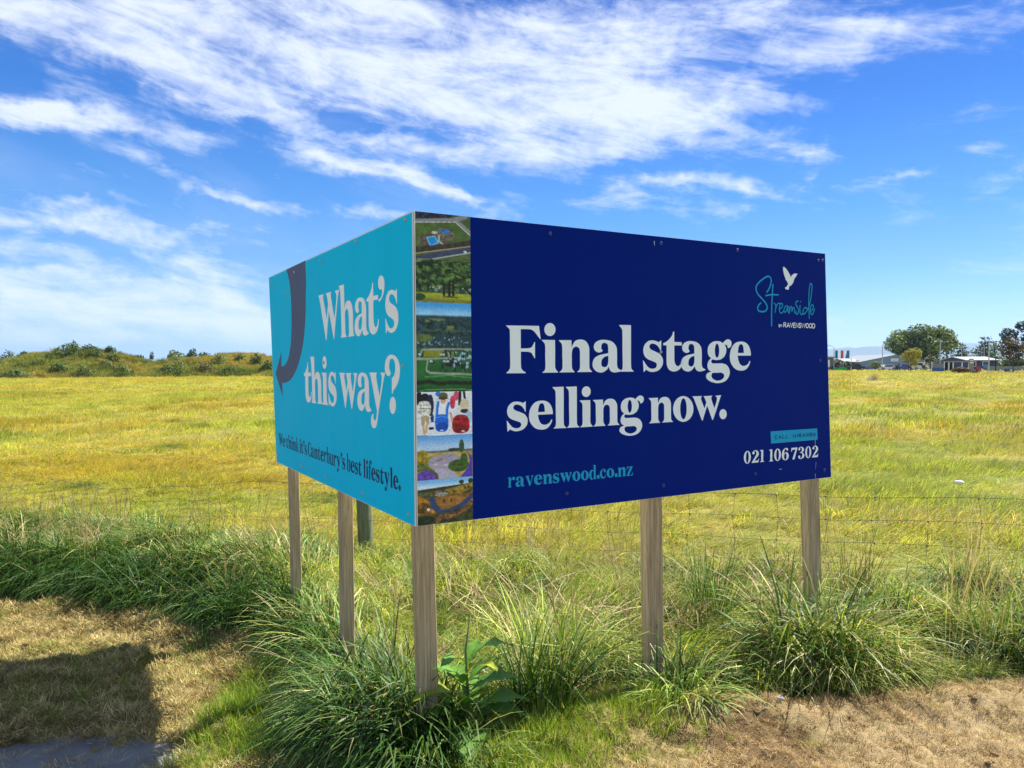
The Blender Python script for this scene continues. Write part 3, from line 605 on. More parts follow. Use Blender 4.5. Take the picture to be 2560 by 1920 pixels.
# screws
def screw_me(r):
    m = MB(); n = 10
    V = [(r * math.cos(a), r * math.sin(a), 0) for a in np.linspace(0, 6.283, n, endpoint=False)] + [(r * .7 * math.cos(a), r * .7 * math.sin(a), r * .5) for a in np.linspace(0, 6.283, n, endpoint=False)]
    V += [(r * .25 * math.cos(a), r * .25 * math.sin(a), r * .3) for a in np.linspace(0, 6.283, n, endpoint=False)]
    F = [(i, (i + 1) % n, n + (i + 1) % n, n + i) for i in range(n)] + [(n + i, n + (i + 1) % n, 2 * n + (i + 1) % n, 2 * n + i) for i in range(n)] + [tuple(range(2 * n, 3 * n))]
    return np.array(V), F
def screws(pts, fn, nrm, matl, parent, r):
    V, F = screw_me(r); me = mesh_np('screw', V, F); me.materials.append(matl)
    q = Vector(nrm).to_track_quat('Z', 'Y')
    for u, v in pts:
        o = bpy.data.objects.new('screw', me); COL.objects.link(o); o.parent = parent
        o.location = Vector(fn(u, v, .0011) - WORLD[parent.name]); o.rotation_mode = 'QUATERNION'; o.rotation_quaternion = q
screws([(.6182, 2.1969), (1.2235, 2.2022), (1.7125, 2.2057), (2.3105, 2.1929), (2.3426, 2.1949), (2.3308, 1.6642), (2.3681, 1.0741), (1.843, 1.0948), (1.238, 1.087), (.6969, 1.0981)], on_b, BN, M_SCREWBLUE, navyp, .0105)
screws([(1.2235, 1.7046)], on_b, BN, M_SCREW, navyp, .0085)
screws([(2.3311, 2.2115), (1.7386, 2.2119), (1.1555, 2.1923), (.6194, 2.194), (.0341, 2.1865), (.4194, 2.0911), (1.2048, 1.6646), (2.291, 1.6476), (.1193, 1.6735), (.1648, 1.0857), (.7483, 1.078), (1.2217, 1.076), (1.7988, 1.0751), (2.3386, 1.0722)], on_t, TN, M_SCREW, tealp, .0095)

# photographs printed down the left of the navy board: flat print, coloured per vertex
def photo(i, v1, v0, paint):
    nu, nv = 96, 84
    u = np.linspace(0, 1, nu); v = np.linspace(0, 1, nv); U, V = np.meshgrid(u, v)         # v = 0 at the top
    C = np.zeros((nv, nu, 3)); C[:] = paint(U, V) * (.82 + .36 * fbm(U * 60, V * 60, 3, 3, .7))[..., None]; C = np.clip(C, 0, 1)
    P = np.array([on_b(.0098 + (.2429 + .0046 * ((2.2337 - (v1 + (v0 - v1) * b)) / 1.2) - .0098) * a, v1 + (v0 - v1) * b, .0008) for b in v for a in u])
    k = nu; I, J = np.meshgrid(np.arange(nu - 1), np.arange(nv - 1)); b_ = (J * k + I).ravel()
    F = np.stack([b_, b_ + k, b_ + k + 1, b_ + 1], 1)
    lin = np.where(C <= .04045, C / 12.92, ((C + .055) / 1.055) ** 2.4)
    o = obj('photograph', mesh_np('photograph', P - WORLD[navyp.name], F, np.clip(lin, 0, 1).reshape(-1, 3)), M_PHOTO, navyp)
    o['label'] = i
M_PHOTO = attr_mat('photo_print', .45, 0, False, .3, gain=1.35)
class Paint:
    def __init__(s, U, V): s.U, s.V = U, V; s.C = np.zeros((*U.shape, 3))
    def fillc(s, c, m=None, n=0, sc=20, seed=1):
        c = np.array(c) / 255.; f = 1 + n * 2 * (fbm(s.U * sc, s.V * sc, seed, 4, .65) - .5) if n else np.ones_like(s.U)
        m = np.ones_like(s.U) if m is None else np.clip(m, 0, 1)
        s.C = s.C * (1 - m[..., None]) + (c * f[..., None]) * m[..., None]; return s
    def ell(s, x, y, rx, ry, k=12): return np.clip(k * (1 - ((s.U - x) / rx) ** 2 - ((s.V - y) / ry) ** 2), 0, 1)
    def line(s, pts, w):
        m = np.zeros_like(s.U)
        for (x0, y0), (x1, y1) in zip(pts[:-1], pts[1:]):
            dx, dy = x1 - x0, y1 - y0; t = np.clip(((s.U - x0) * dx + (s.V - y0) * dy) / (dx * dx + dy * dy + 1e-9), 0, 1)
            d = np.hypot(s.U - x0 - t * dx, (s.V - y0 - t * dy)); m = np.maximum(m, np.clip((w - d) / (w * .5) + .5, 0, 1))
        return m
    def poly(s, pts):
        c = np.zeros(s.U.shape, bool)
        for i in range(len(pts)):
            (ax, ay), (bx, by) = pts[i], pts[i - 1]
            if ay == by: continue
            c ^= ((ay > s.V) != (by > s.V)) & (s.U < (bx - ax) * (s.V - ay) / (by - ay) + ax)
        return c.astype(float)
def ph_playground(U, V):
    p = Paint(U, V); p.fillc((74, 96, 44), None, .25, 9)
    p.fillc((40, 42, 62), p.poly([(0, 0), (.7, 0), (.62, .07), (0, .17)]), .8, 22)
    p.fillc((128, 130, 138), p.line([(0, .2), (.45, .13), (.72, .1), (1.0, .36)], .035)); p.fillc((128, 130, 138), p.line([(.72, .1), (.9, .02)], .05)); p.fillc((200, 200, 200), p.line([(0, .235), (.72, .15), (1, .42)], .008))
    p.fillc((88, 84, 70), p.ell(.3, .6, .27, .17, 5), .5, 18); p.fillc((96, 92, 80), p.ell(.5, .45, .22, .15, 5), .6, 20)
    p.fillc((38, 130, 210), p.poly([(.2, .54), (.34, .5), (.41, .64), (.26, .71)]), .15, 12); p.fillc((120, 200, 240), p.line([(.2, .54), (.34, .5), (.41, .64), (.26, .71), (.2, .54)], .008))
    p.fillc((50, 110, 190), p.ell(.53, .37, .09, .05, 4), .5, 22); p.fillc((186, 182, 170), p.ell(.34, .42, .06, .03)); p.fillc((170, 170, 165), p.line([(.42, .48), (.42, .6), (.55, .72), (.6, .8)], .018))
    p.fillc((58, 52, 46), p.line([(0, .82), (.5, .72), (1, .58)], .06), .5, 15); p.fillc((160, 150, 110), p.line([(0, .9), (1, .66)], .012))
    p.fillc((62, 68, 100), p.line([(.05, 1.0), (.5, .86), (1.05, .72)], .055), .2); p.fillc((170, 178, 190), p.line([(.3, 1.0), (1, .80)], .012)); p.fillc((200, 205, 215), p.ell(.9, .79, .035, .02))
    p.fillc((80, 96, 50), p.poly([(.5, 1), (1, .84), (1, 1)]), .3); return p.C
def ph_trees(U, V):
    p = Paint(U, V); p.fillc((52, 78, 40), None, .9, 16, 3); n = fbm(U * 14, V * 16, 8, 5, .65); p.fillc((116, 140, 62), ss(.52, .7, n) * .8, .3); p.fillc((18, 34, 26), ss(.50, .36, n) * .85)
    p.fillc((190, 205, 215), ss(.6, .75, fbm(U * 18, V * 14, 5, 4)) * ss(.1, 0, V + U * .1) + ss(.6, .7, fbm(U * 26, V * 20, 9, 3)) * ss(.60, .66, V) * ss(.78, .72, V))
    p.fillc((60, 90, 60), ss(.66, .70, V) * ss(.80, .76, V) * .6, .9, 30); p.fillc((150, 158, 48), ss(.765, .79, V), .25, 10); p.fillc((118, 120, 44), ss(.88, .95, V), .25, 12)
    for x, w in ((.5, .022), (.6, .025), (.67, .022), (.07, .01), (.22, .012)): p.fillc((38, 34, 26), p.line([(x, .55), (x, .82 if x > .3 else .75)], w))
    p.fillc((34, 34, 26), p.line([(.6, .6), (.82, .45), (1, .35)], .014)); p.fillc((34, 34, 26), p.line([(.92, .66), (1, .78)], .02)); p.fillc((50, 66, 34), p.ell(.62, .86, .16, .02, 3)); p.fillc((44, 74, 44), p.ell(.06, .88, .12, .09, 4), .5, 20); return p.C
def ph_suburb(U, V):
    p = Paint(U, V); p.fillc((64, 150, 220), None); p.fillc((140, 195, 235), ss(.02, .13, V), .08, 6)
    p.fillc((40, 66, 74), ss(.14, .15, V), .5, 18); n = fbm(U * 22, V * 36, 4, 4, .65); p.fillc((22, 44, 38), ss(.17, .2, V) * ss(.5, .6, n), .3); p.fillc((116, 128, 78), ss(.155, .2, V) * ss(.36, .26, V) * ss(.58, .68, fbm(U * 5, V * 22, 6, 3)))
    p.fillc((150, 190, 220), ss(.36, .40, V) * ss(.5, .46, V) * ss(.60, .68, n) * .8); p.fillc((90, 106, 60), p.ell(.12, .4, .2, .05, 3), .4, 20)
    p.fillc((36, 92, 44), ss(.475, .49, V), .25, 8); p.fillc((44, 64, 60), ss(.475, .49, V) * ss(.53, .51, V), .9, 30)
    p.fillc((126, 132, 36), p.poly([(.14, .54), (.52, .53), (.53, .61), (.12, .61)]), .15); p.fillc((96, 126, 60), p.poly([(.58, .54), (.8, .53), (.7, .6), (.6, .61)]), .2)
    for q in ([(0, .63), (1, .62)], [(.04, .62), (.1, .53), (.55, .52)], [(.55, .52), (.6, .63)], [(.2, .64), (.17, .76), (.25, .79), (1, .81)], [(.55, .52), (1, .52)]): p.fillc((150, 160, 150), p.line(q, .011))
    m = ss(.55, .63, fbm(U * 26, V * 30, 14, 2)); p.fillc((30, 36, 44), m * (ss(.6, .68, U + V * .3) * ss(.52, .54, V) * ss(.79, .76, V)), .6, 40); p.fillc((150, 185, 215), ss(.64, .72, fbm(U * 24, V * 30, 24, 2)) * ss(.6, .7, U) * ss(.52, .54, V) * ss(.78, .75, V))
    for x, y in ((.43, .58), (.48, .58), (.5, .66), (.56, .66), (.06, .58), (.26, .66), (.7, .66)): p.fillc((40, 50, 50), p.ell(x + .02, y + .01, .05, .02)); p.fillc((170, 190, 200), p.ell(x, y, .03, .013))
    p.fillc((70, 140, 70), p.line([(.15, .83), (.6, .82), (1, .85)], .008)); p.fillc((26, 38, 24), p.line([(0, .9), (.22, .885), (.4, .91), (.6, .9), (1, .91)], .022), .8, 40); p.fillc((20, 66, 32), ss(.93, .99, V), .2); p.fillc((90, 150, 90), p.line([(.05, .985), (.5, .97), (1, .985)], .006)); return p.C
def ph_kids(U, V):
    p = Paint(U, V); p.fillc((214, 220, 232), None, .06, 5); p.fillc((70, 120, 160), ss(.62, .70, fbm(U * 3, V * 22, 5, 3)) * ss(.55, .7, V) * ss(.5, .3, U))
    p.fillc((24, 26, 36), p.ell(.14, .13, .09, .1)); p.fillc((30, 40, 70), p.ell(.24, .3, .06, .25)); p.fillc((20, 24, 40), p.ell(.04, .15, .05, .2))
    p.fillc((206, 206, 200), np.clip(12 * (1 - np.abs((U - .13) / .12) ** 3 - np.abs((V - .38) / .18) ** 2.6), 0, 1), .5, 30); p.fillc((120, 122, 128), p.line([(.03, .36), (.24, .38)], .008)); p.fillc((150, 150, 150), p.line([(.04, .44), (.23, .45)], .006)); p.fillc((178, 158, 122), p.poly([(.07, .55), (.22, .55), (.22, .74), (.17, .76), (.15, .62), (.13, .78), (.08, .78)]), .2); p.fillc((200, 160, 130), p.line([(.11, .78), (.13, .95)], .02)); p.fillc((200, 160, 130), p.line([(.17, .76), (.16, .92)], .02)); p.fillc((30, 36, 60), p.ell(.25, .83, .05, .035))
    p.fillc((24, 60, 130), p.ell(.27, .6, .03, .1)); p.fillc((40, 120, 210), p.ell(.38, .05, .05, .06)); p.fillc((226, 228, 236), p.ell(.48, .42, .16, .2)); p.fillc((214, 220, 226), p.ell(.5, .85, .1, .17))
    p.fillc((205, 160, 130), p.ell(.47, .22, .05, .06)); p.fillc((94, 88, 60), p.ell(.47, .1, .085, .09)); p.fillc((70, 66, 46), p.ell(.47, .15, .09, .035)); p.fillc((205, 160, 130), p.line([(.6, .5), (.66, .78)], .022))
    se = lambda x, y, rx, ry: np.clip(14 * (1 - np.abs((U - x) / rx) ** 3.2 - np.abs((V - y) / ry) ** 2.6), 0, 1)
    p.fillc((34, 116, 220), p.line([(.38, .24), (.36, .4), (.35, .62)], .024)); p.fillc((34, 116, 220), p.line([(.57, .26), (.54, .4), (.53, .6)], .024))
    p.fillc((26, 104, 214), se(.44, .72, .125, .205), .2, 14); p.fillc((14, 70, 170), se(.45, .80, .105, .09), .2, 10); p.fillc((70, 145, 235), p.line([(.34, .60), (.44, .555), (.54, .60)], .010)); p.fillc((12, 50, 130), p.line([(.33, .70), (.56, .70)], .008)); p.fillc((200, 215, 240), p.ell(.44, .885, .035, .012))
    p.fillc((200, 60, 90), p.ell(.64, .25, .05, .16), .4, 20); p.fillc((205, 80, 110), p.ell(.71, .1, .05, .12), .4); p.fillc((22, 24, 34), p.line([(.78, 0), (.77, .3)], .025)); p.fillc((22, 24, 34), p.line([(.85, 0), (.87, .2)], .02))
    p.fillc((200, 188, 160), p.ell(.86, .3, .085, .13)); p.fillc((216, 200, 172), p.ell(.86, .4, .1, .03)); p.fillc((40, 44, 60), p.ell(.86, .46, .08, .05)); p.fillc((160, 190, 225), p.ell(.94, .6, .06, .15)); p.fillc((150, 30, 40), np.clip(14 * (1 - np.abs((U - .79) / (.125 + .05 * V)) ** 3.0 - np.abs((V - .76) / .22) ** 2.6), 0, 1), .7, 26); p.fillc((96, 18, 28), np.clip(10 * (1 - np.abs((U - .79) / .12) ** 3 - np.abs((V - .87) / .09) ** 3), 0, 1) * .6, .6, 30); p.fillc((225, 190, 190), p.ell(.83, .93, .04, .016)); p.fillc((90, 20, 28), p.line([(.68, .66), (.9, .64)], .01)); return p.C
def ph_park(U, V):
    p = Paint(U, V); p.fillc((96, 160, 225), None); p.fillc((170, 200, 230), ss(.0, .3, V)); p.fillc((70, 74, 60), ss(.33, .35, V) * ss(.26, .42, V), .8, 26); p.fillc((176, 152, 92), ss(.38, .4, V), .25, 12); p.fillc((128, 136, 60), ss(.46, .5, V) * ss(.75, .4, U), .3, 14)
    p.fillc((158, 148, 168), p.ell(.5, .62, .33, .19, 5), .12, 10); p.fillc((172, 166, 190), p.poly([(.3, .74), (.62, .8), (.74, 1), (.34, 1)])); p.fillc((190, 180, 190), p.ell(.32, .66, .05, .03)); p.fillc((190, 185, 200), p.ell(.52, .68, .06, .03)); p.fillc((60, 130, 200), p.line([(.55, .5), (.63, .45)], .012)); p.fillc((130, 90, 70), p.line([(.36, .58), (.44, .54)], .014))
    p.fillc((150, 128, 40), p.ell(.09, .5, .11, .2, 4), .5, 22); p.fillc((90, 104, 50), p.ell(.1, .7, .12, .09, 4), .5, 22); p.fillc((60, 84, 40), p.ell(.74, .72, .2, .15, 5), .6, 24); p.fillc((56, 90, 40), p.ell(.84, .58, .07, .16, 5), .5, 24); p.fillc((54, 80, 54), p.ell(.8, .27, .05, .16, 5), .5, 22); p.fillc((44, 60, 60), p.ell(.66, .34, .12, .04, 4), .6, 26)
    p.fillc((72, 60, 170), p.poly([(.9, .42), (1, .5), (1, 1), (.76, 1), (.92, .78), (.95, .6)]), .15); p.fillc((120, 110, 60), p.line([(.9, .42), (1, .55)], .016)); p.fillc((98, 68, 160), p.ell(.16, .96, .2, .2, 5), .4, 24); p.fillc((80, 90, 60), p.line([(0, .78), (.2, .74), (.34, .88), (.36, 1)], .02), .3); return p.C
def ph_fields(U, V):
    p = Paint(U, V); p.fillc((120, 180, 232), None); p.fillc((200, 215, 232), ss(.04, .18, V)); h = .2 - .07 * U
    p.fillc((42, 56, 56), ss(0, .015, V - h), .7, 26); p.fillc((132, 96, 40), ss(.06, .10, V - h), .45, 11, 5); p.fillc((150, 124, 44), p.poly([(.5, .24), (1, .14), (1, .3), (.6, .36)]), .3); p.fillc((90, 100, 50), p.ell(.12, .34, .2, .06, 3), .6, 24)
    p.fillc((50, 60, 60), ss(.02, .04, V - h) * ss(.56, .64, fbm(U * 20, V * 30, 6, 3)) * ss(.5, .3, V)); p.fillc((136, 140, 140), p.ell(.42, .34, .14, .05, 2), .9, 40)
    p.fillc((172, 118, 44), p.line([(.02, .38), (.2, .56), (.28, .7)], .05), .5, 22); p.fillc((150, 104, 52), p.ell(.62, .52, .3, .13, 3), .4, 12); p.fillc((100, 74, 36), p.ell(.1, .62, .16, .14, 3), .7, 20)
    p.fillc((48, 66, 112), p.line([(.25, .42), (.3, .62), (.4, .74), (.6, .73), (.8, .62), (1, .44)], .052), .2); p.fillc((58, 62, 40), ss(.74, .84, V + .18 * U * U), .7, 18); p.fillc((120, 84, 58), p.line([(.3, .98), (.42, .84), (.6, .86), (.85, .74), (1, .55)], .045), .9, 26); p.fillc((34, 50, 34), p.ell(.1, .9, .22, .12, 3), .6, 20)
    for x, y in ((.2, .34), (.28, .3), (.47, .5), (.6, .5), (.86, .24), (.92, .23)): p.fillc((70, 60, 30), p.ell(x, y, .02, .045))
    p.fillc((40, 60, 44), p.ell(.79, .1, .05, .05, 4), .6, 30); p.fillc((36, 54, 40), p.ell(.96, .09, .05, .06, 4), .6, 30); p.fillc((214, 214, 205), p.ell(.19, .66, .03, .035)); return p.C
for lab, a, b, fn in (('printed aerial view of a playground with a blue court', 2.2337, 2.0570, ph_playground), ('printed view of oak trees over a lawn', 2.0565, 1.8912, ph_trees),
                      ('printed aerial view of a green suburb', 1.8907, 1.5466, ph_suburb), ('printed view of children with backpacks', 1.5461, 1.3766, ph_kids),
                      ('printed view of a park path and purple water', 1.3761, 1.2062, ph_park), ('printed aerial view of brown fields and a stream', 1.2057, 1.0325, ph_fields)):
    photo(lab, a, b, fn)

# five sawn posts behind the boards, wide side to the board
def sign_post(fn, u0, u1, lean, ztop=2.18, zb=-.35):
    o0, o1 = -.0075, -.0575
    cs = [(u0, o0), (u1, o0), (u1, o1), (u0, o1)]; m = MB(); zs = [zb, .25, .6, 1.0, 1.6, ztop]; V, F = [], []
    for z in zs:
        k = (1.03 - z) if z < 1.03 else 0
        for u, o in cs:
            p = fn(u, z, o); V.append(p + np.array([lean * k, 0, 0]))
    for i in range(len(zs) - 1): F += [(i * 4 + j, i * 4 + (j + 1) % 4, (i + 1) * 4 + (j + 1) % 4, (i + 1) * 4 + j) for j in range(4)]
    F += [(3, 2, 1, 0), tuple(range(len(V) - 4, len(V)))]
    if fn is on_t: F = [f[::-1] for f in F]
    o = m.add(V, F).build('post', M_WOOD, sign)
    bv = o.modifiers.new('edge', 'BEVEL'); bv.width = .003; bv.segments = 1; bv.limit_method = 'ANGLE'
    return o
sign_post(on_b, .004, .082, .020)
sign_post(on_b, 1.145, 1.2404, .010)
sign_post(on_b, 2.242, 2.338, .035)
sign_post(on_t, .365, .447, .012)
sign_post(on_t, 1.385, 1.476, .004)

# ------------------------------------------------------------------ wire fence along the field
def fence_top(x): return np.interp(x, [-9, -5.4, -4.1, -3.02, -2.3, 2.12, 3.05, 9], [.50, .497, .434, .524, .60, .78, .826, .88])
def fence_pt(x, dz):
    w = .012 * math.sin(x * 2.1 + dz * 9) * ss(-1, -3, x)
    return np.array([x, float(y_fence(x)), float(fence_top(x)) - dz + float(w)])
fen = root('wire_fence', 'thin wire netting stock fence with one round green post, running behind the corner sign', 'fence', (0, float(y_fence(0)), 0))
GAPS = [0, .15, .30, .44, .56, .67, .77]
xs_f = np.arange(-7.6, 6.01, .18)
for i, g in enumerate(GAPS):
    MB().tube([fence_pt(x, g) + np.array([0, 0, .006 * math.sin(x * 5 + i)]) for x in xs_f], .0016 if i == 0 else .0013, 5).build('wire', M_WIRE, fen)
fx = -7.4; k = 0
while fx < 5.9:
    m = MB(); bent = fx < -2.6
    j = [random.uniform(-.05, .05) * (2.2 if bent and q < 3 else .35) for q in range(7)]
    pts = [fence_pt(fx + j[q], g) for q, g in enumerate(GAPS)][(1 if bent and k % 3 == 0 else 0):]
    m.tube(pts, .0013, 5)
    for p in pts: m.box(p, (.010, .008, .008))
    m.build('stay', M_WIRE, fen); fx += .27; k += 1
px_ = -1.27
po = MB(); yb = float(y_fence(px_)) + .075
po.tube([(px_ + .035, yb, -.5), (px_ + .012, yb, .2), (px_ - .012, yb, .85), (px_ - .014, yb, .93), (px_ - .014, yb, .95)], [.066, .066, .063, .060, .048], 18)
po.build('post', M_ROUND, fen, True)

# ------------------------------------------------------------------ grass
def blades(n, r, h, w, lean=0.0, bend=(.4, 1.2), wind=(0, 0), segs=3, cols=None, flat=0.0, seed=0, upright=.25, hvar=.4, pw=1.4):
    """a clump of n blades; returns V, F, C"""
    g = np.random.default_rng(seed); V, F, C = [], [], []
    cols = np.array(cols)
    for i in range(n):
        a = g.uniform(0, 2 * math.pi); rr = r * math.sqrt(g.uniform(0, 1)); b = np.array([rr * math.cos(a), rr * math.sin(a), -.02])
        H = h * g.uniform(1 - hvar, 1 + hvar * .6); az = a + g.normal(0, .9) if g.random() < .6 else g.uniform(0, 6.283)
        d = np.array([math.cos(az) + wind[0], math.sin(az) + wind[1], 0.0]); L = np.linalg.norm(d); d = d / (L + 1e-6)
        th0 = abs(g.normal(upright, .18)) + flat; bd = g.uniform(*bend) * min(1.4, .5 + L * .5)
        wd = np.array([-d[1], d[0], 0]); tw = g.normal(0, .5); wd = wd * math.cos(tw) + np.array([0, 0, 1]) * math.sin(tw) * .6
        ww = w * g.uniform(.6, 1.25); p = b.copy(); k = len(V); c = cols[g.integers(len(cols))] * g.uniform(.75, 1.25)
        kink = segs > 3 and g.random() < .16; kt = g.uniform(.35, .7); ka = g.uniform(.8, 1.7)
        for s in range(segs + 1):
            t = s / segs; th = th0 + (bd * .4 * t + (ka if t > kt else 0) if kink else bd * t ** pw)
            f = (1 - t ** 1.8) * (1 - .35 * (1 - t) ** 2)
            if s < segs: V += [p - wd * ww * f / 2, p + wd * ww * f / 2]; C += [c, c]
            else: V.append(p.copy()); C.append(c)
            p = p + (d * math.sin(th) + np.array([0, 0, math.cos(th)])) * H / segs
        for s in range(segs - 1): F.append((k + 2 * s, k + 2 * s + 1, k + 2 * s + 3, k + 2 * s + 2))
        F.append((k + 2 * segs - 2, k + 2 * segs - 1, k + 2 * segs))
    return V, F, C
def seed_stems(n, r, h, seed, cols):
    g = np.random.default_rng(seed); V, F, C = [], [], []
    for i in range(n):
        a = g.uniform(0, 6.283); b = np.array([r * math.cos(a) * g.random(), r * math.sin(a) * g.random(), 0]); H = h * g.uniform(.7, 1.2)
        d = np.array([math.cos(a), math.sin(a), 0]) * g.uniform(.05, .35); c = np.array(cols[g.integers(len(cols))]) * g.uniform(.8, 1.2)
        P = [b + np.array([0, 0, 1]) * H * t + d * H * t * t for t in (0, .5, .8, 1.0)]
        for wx in (np.array([1.0, 0, 0]), np.array([0, 1.0, 0])):
            k = len(V)
            for p, ww in zip(P, (.0009, .0008, .0026, .0006)): V += [p - wx * ww, p + wx * ww]; C += [c, c]
            F += [(k + 2 * s, k + 2 * s + 1, k + 2 * s + 3, k + 2 * s + 2) for s in range(3)]
    return V, F, C
PROTO = 0
def proto_me(data, m):
    global PROTO; PROTO += 1
    V, F, C = data; me = mesh_np('tuft_shape', np.array(V), F, np.array(C), True); me.materials.append(m); return me
def scatter(name, protos, P, pid, yaw, scl, tint, tilt=None, label=None, kind='stuff', zs=None):
    """one object: points that carry copies of the given clump meshes (geometry nodes)"""
    n = len(P); me = bpy.data.meshes.new(name); me.vertices.add(n); me.vertices.foreach_set('co', np.asarray(P, np.float32).ravel())
    def att(nm, ty, dat, fld):
        a = me.attributes.new(nm, ty, 'POINT'); a.data.foreach_set(fld, np.asarray(dat).ravel())
    R = np.zeros((n, 3), np.float32); R[:, 2] = yaw
    if tilt is not None: R[:, :2] = tilt
    s3 = np.repeat(np.asarray(scl, np.float32)[:, None], 3, 1)
    if zs is not None: s3[:, 2] *= zs
    att('rot', 'FLOAT_VECTOR', R, 'vector'); att('scl', 'FLOAT_VECTOR', s3.astype(np.float32), 'vector')
    att('pid', 'INT', np.asarray(pid, np.int32), 'value')
    tc = np.ones((n, 4), np.float32); tc[:, :3] = tint; att('tint', 'FLOAT_COLOR', tc, 'color')
    o = obj(name, me, None, kind=kind, label=label)
    c = bpy.data.collections.new(name + '_shapes')
    for i, pm in enumerate(protos):
        q = bpy.data.objects.new('%s_shape_%02d' % (name, i), pm); c.objects.link(q)
    ng = bpy.data.node_groups.new(name + '_scatter', 'GeometryNodeTree'); t = NT(ng)
    ng.interface.new_socket('Geometry', in_out='INPUT', socket_type='NodeSocketGeometry'); ng.interface.new_socket('Geometry', in_out='OUTPUT', socket_type='NodeSocketGeometry')
    gi = t.n('NodeGroupInput'); go = t.n('NodeGroupOutput'); ip = t.n('GeometryNodeInstanceOnPoints'); ci = t.n('GeometryNodeCollectionInfo')
    ci.inputs['Collection'].default_value = c; ci.inputs['Separate Children'].default_value = True; ci.inputs['Reset Children'].default_value = True
    def na(nm, dt):
        a = t.n('GeometryNodeInputNamedAttribute', data_type=dt); a.inputs[0].default_value = nm
        return next(s for s in a.outputs if s.enabled and s.name == 'Attribute')
    e2r = t.n('FunctionNodeEulerToRotation'); t.link(na('rot', 'FLOAT_VECTOR'), e2r.inputs[0])
    t.link(gi.outputs[0], ip.inputs['Points']); t.link(ci.outputs[0], ip.inputs['Instance']); ip.inputs['Pick Instance'].default_value = True
    t.link(na('pid', 'INT'), ip.inputs['Instance Index']); t.link(e2r.outputs[0], ip.inputs['Rotation']); t.link(na('scl', 'FLOAT_VECTOR'), ip.inputs['Scale'])
    t.link(ip.outputs[0], go.inputs[0])
    md = o.modifiers.new('scatter', 'NODES'); md.node_group = ng
    return o

G_YG = [(.375, .34, .065), (.43, .37, .09), (.32, .335, .06), (.47, .40, .16)]
G_GN = [(.15, .24, .03), (.20, .28, .04), (.25, .32, .05), (.29, .33, .08)]
G_DRY = [(.46, .37, .19), (.38, .28, .13), (.50, .43, .25)]
WIND = (1.0, -.35)
fieldA = [proto_me(blades(42, .13, .20, .0085, wind=WIND, seed=s, cols=G_YG + G_GN[1:3] + (G_DRY[:1] if s % 2 else []), upright=.75, bend=(.5, 1.4)), M_GRASS) for s in range(6)]
fieldB = [proto_me(blades(70, .42, .20, .015, wind=WIND, seed=20 + s, cols=G_YG + G_GN[1:3] + G_DRY[:1], segs=2, upright=.7, bend=(.4, 1.0)), M_GRASS) for s in range(5)]
fieldC = [proto_me(blades(84, 1.0, .20, .042, wind=WIND, seed=40 + s, cols=G_YG + G_GN[2:3] + G_DRY[:1], segs=2, upright=.7, bend=(.4, 1.0)), M_GRASS) for s in range(4)]
def field_tint(x, y):
    a = fbm(x * .16 + 3, y * .22, 101, 4); b = fbm(x * .5, y * .6, 121, 3); c = fbm(x * 2.2, y * 2.2, 131, 2)
    gold = ss(.47, .64, a)[..., None]; green = ss(.52, .36, a)[..., None]; pale = ss(.56, .70, b)[..., None]
    t = np.ones((len(x), 3)) * np.array([.95, 1.0, .95])
    t = t + (np.array([1.12, .80, .72]) - t) * gold * (.20 + .34 * ss(8, 13, y))[..., None]
    t = t + (np.array([.84, 1.02, .85]) - t) * green * .75
    t = t + (np.array([1.35, 1.25, 1.7]) - t) * pale * .6
    dk = ss(.66, .78, fbm(x * .8, y * 1.1, 151, 3))[..., None]
    t = t * (1 - (.5 * dk) * np.array([1.15, .9, .9]))
    return t * (.8 + .4 * c)[..., None] * rng.uniform(.85, 1.15, (len(x), 1))
def sample(n, y0, y1, spread=.86, pad=2.0):
    y = np.sqrt(rng.uniform(y0 ** 2, y1 ** 2, n)); x = rng.uniform(-1, 1, n) * (y * spread + pad); return x, y
def field(name, protos, n, y0, y1, sc):
    x, y = sample(n, y0, y1); ok = y > y_fence(x) - .12
    x, y = x[ok], y[ok]; n = len(x)
    z = gz(x, y); hgt = .45 + .9 * ss(.3, .75, fbm(x * .7, y * .7, 161, 4))
    scatter(name, protos, np.stack([x, y, z], 1), rng.integers(0, len(protos), n), rng.normal(0, .5, n), sc * rng.uniform(.75, 1.2, n), field_tint(x, y), rng.normal(0, .12, (n, 2)), zs=hgt)
field('field_grass', fieldA, 21000, 4.2, 17, 1.0)
field('field_grass', fieldB, 15000, 15, 50, 1.0)
field('field_grass', fieldC, 16000, 46, 140, 1.0)

xq = rng.uniform(-1.6, 6, 3600); yq = rng.uniform(3.2, 6.8, 3600); ok = (yq > y_front(xq) + .45) & (yq < y_fence(xq) + .05); xq, yq = xq[ok], yq[ok]; nq = len(xq)
scatter('field_grass', fieldA, np.stack([xq, yq, gz(xq, yq)], 1), rng.integers(0, 6, nq), rng.normal(0, .5, nq), rng.uniform(.8, 1.25, nq), field_tint(xq, yq) * np.array([.85, 1.0, .9]), rng.normal(0, .12, (nq, 2)))

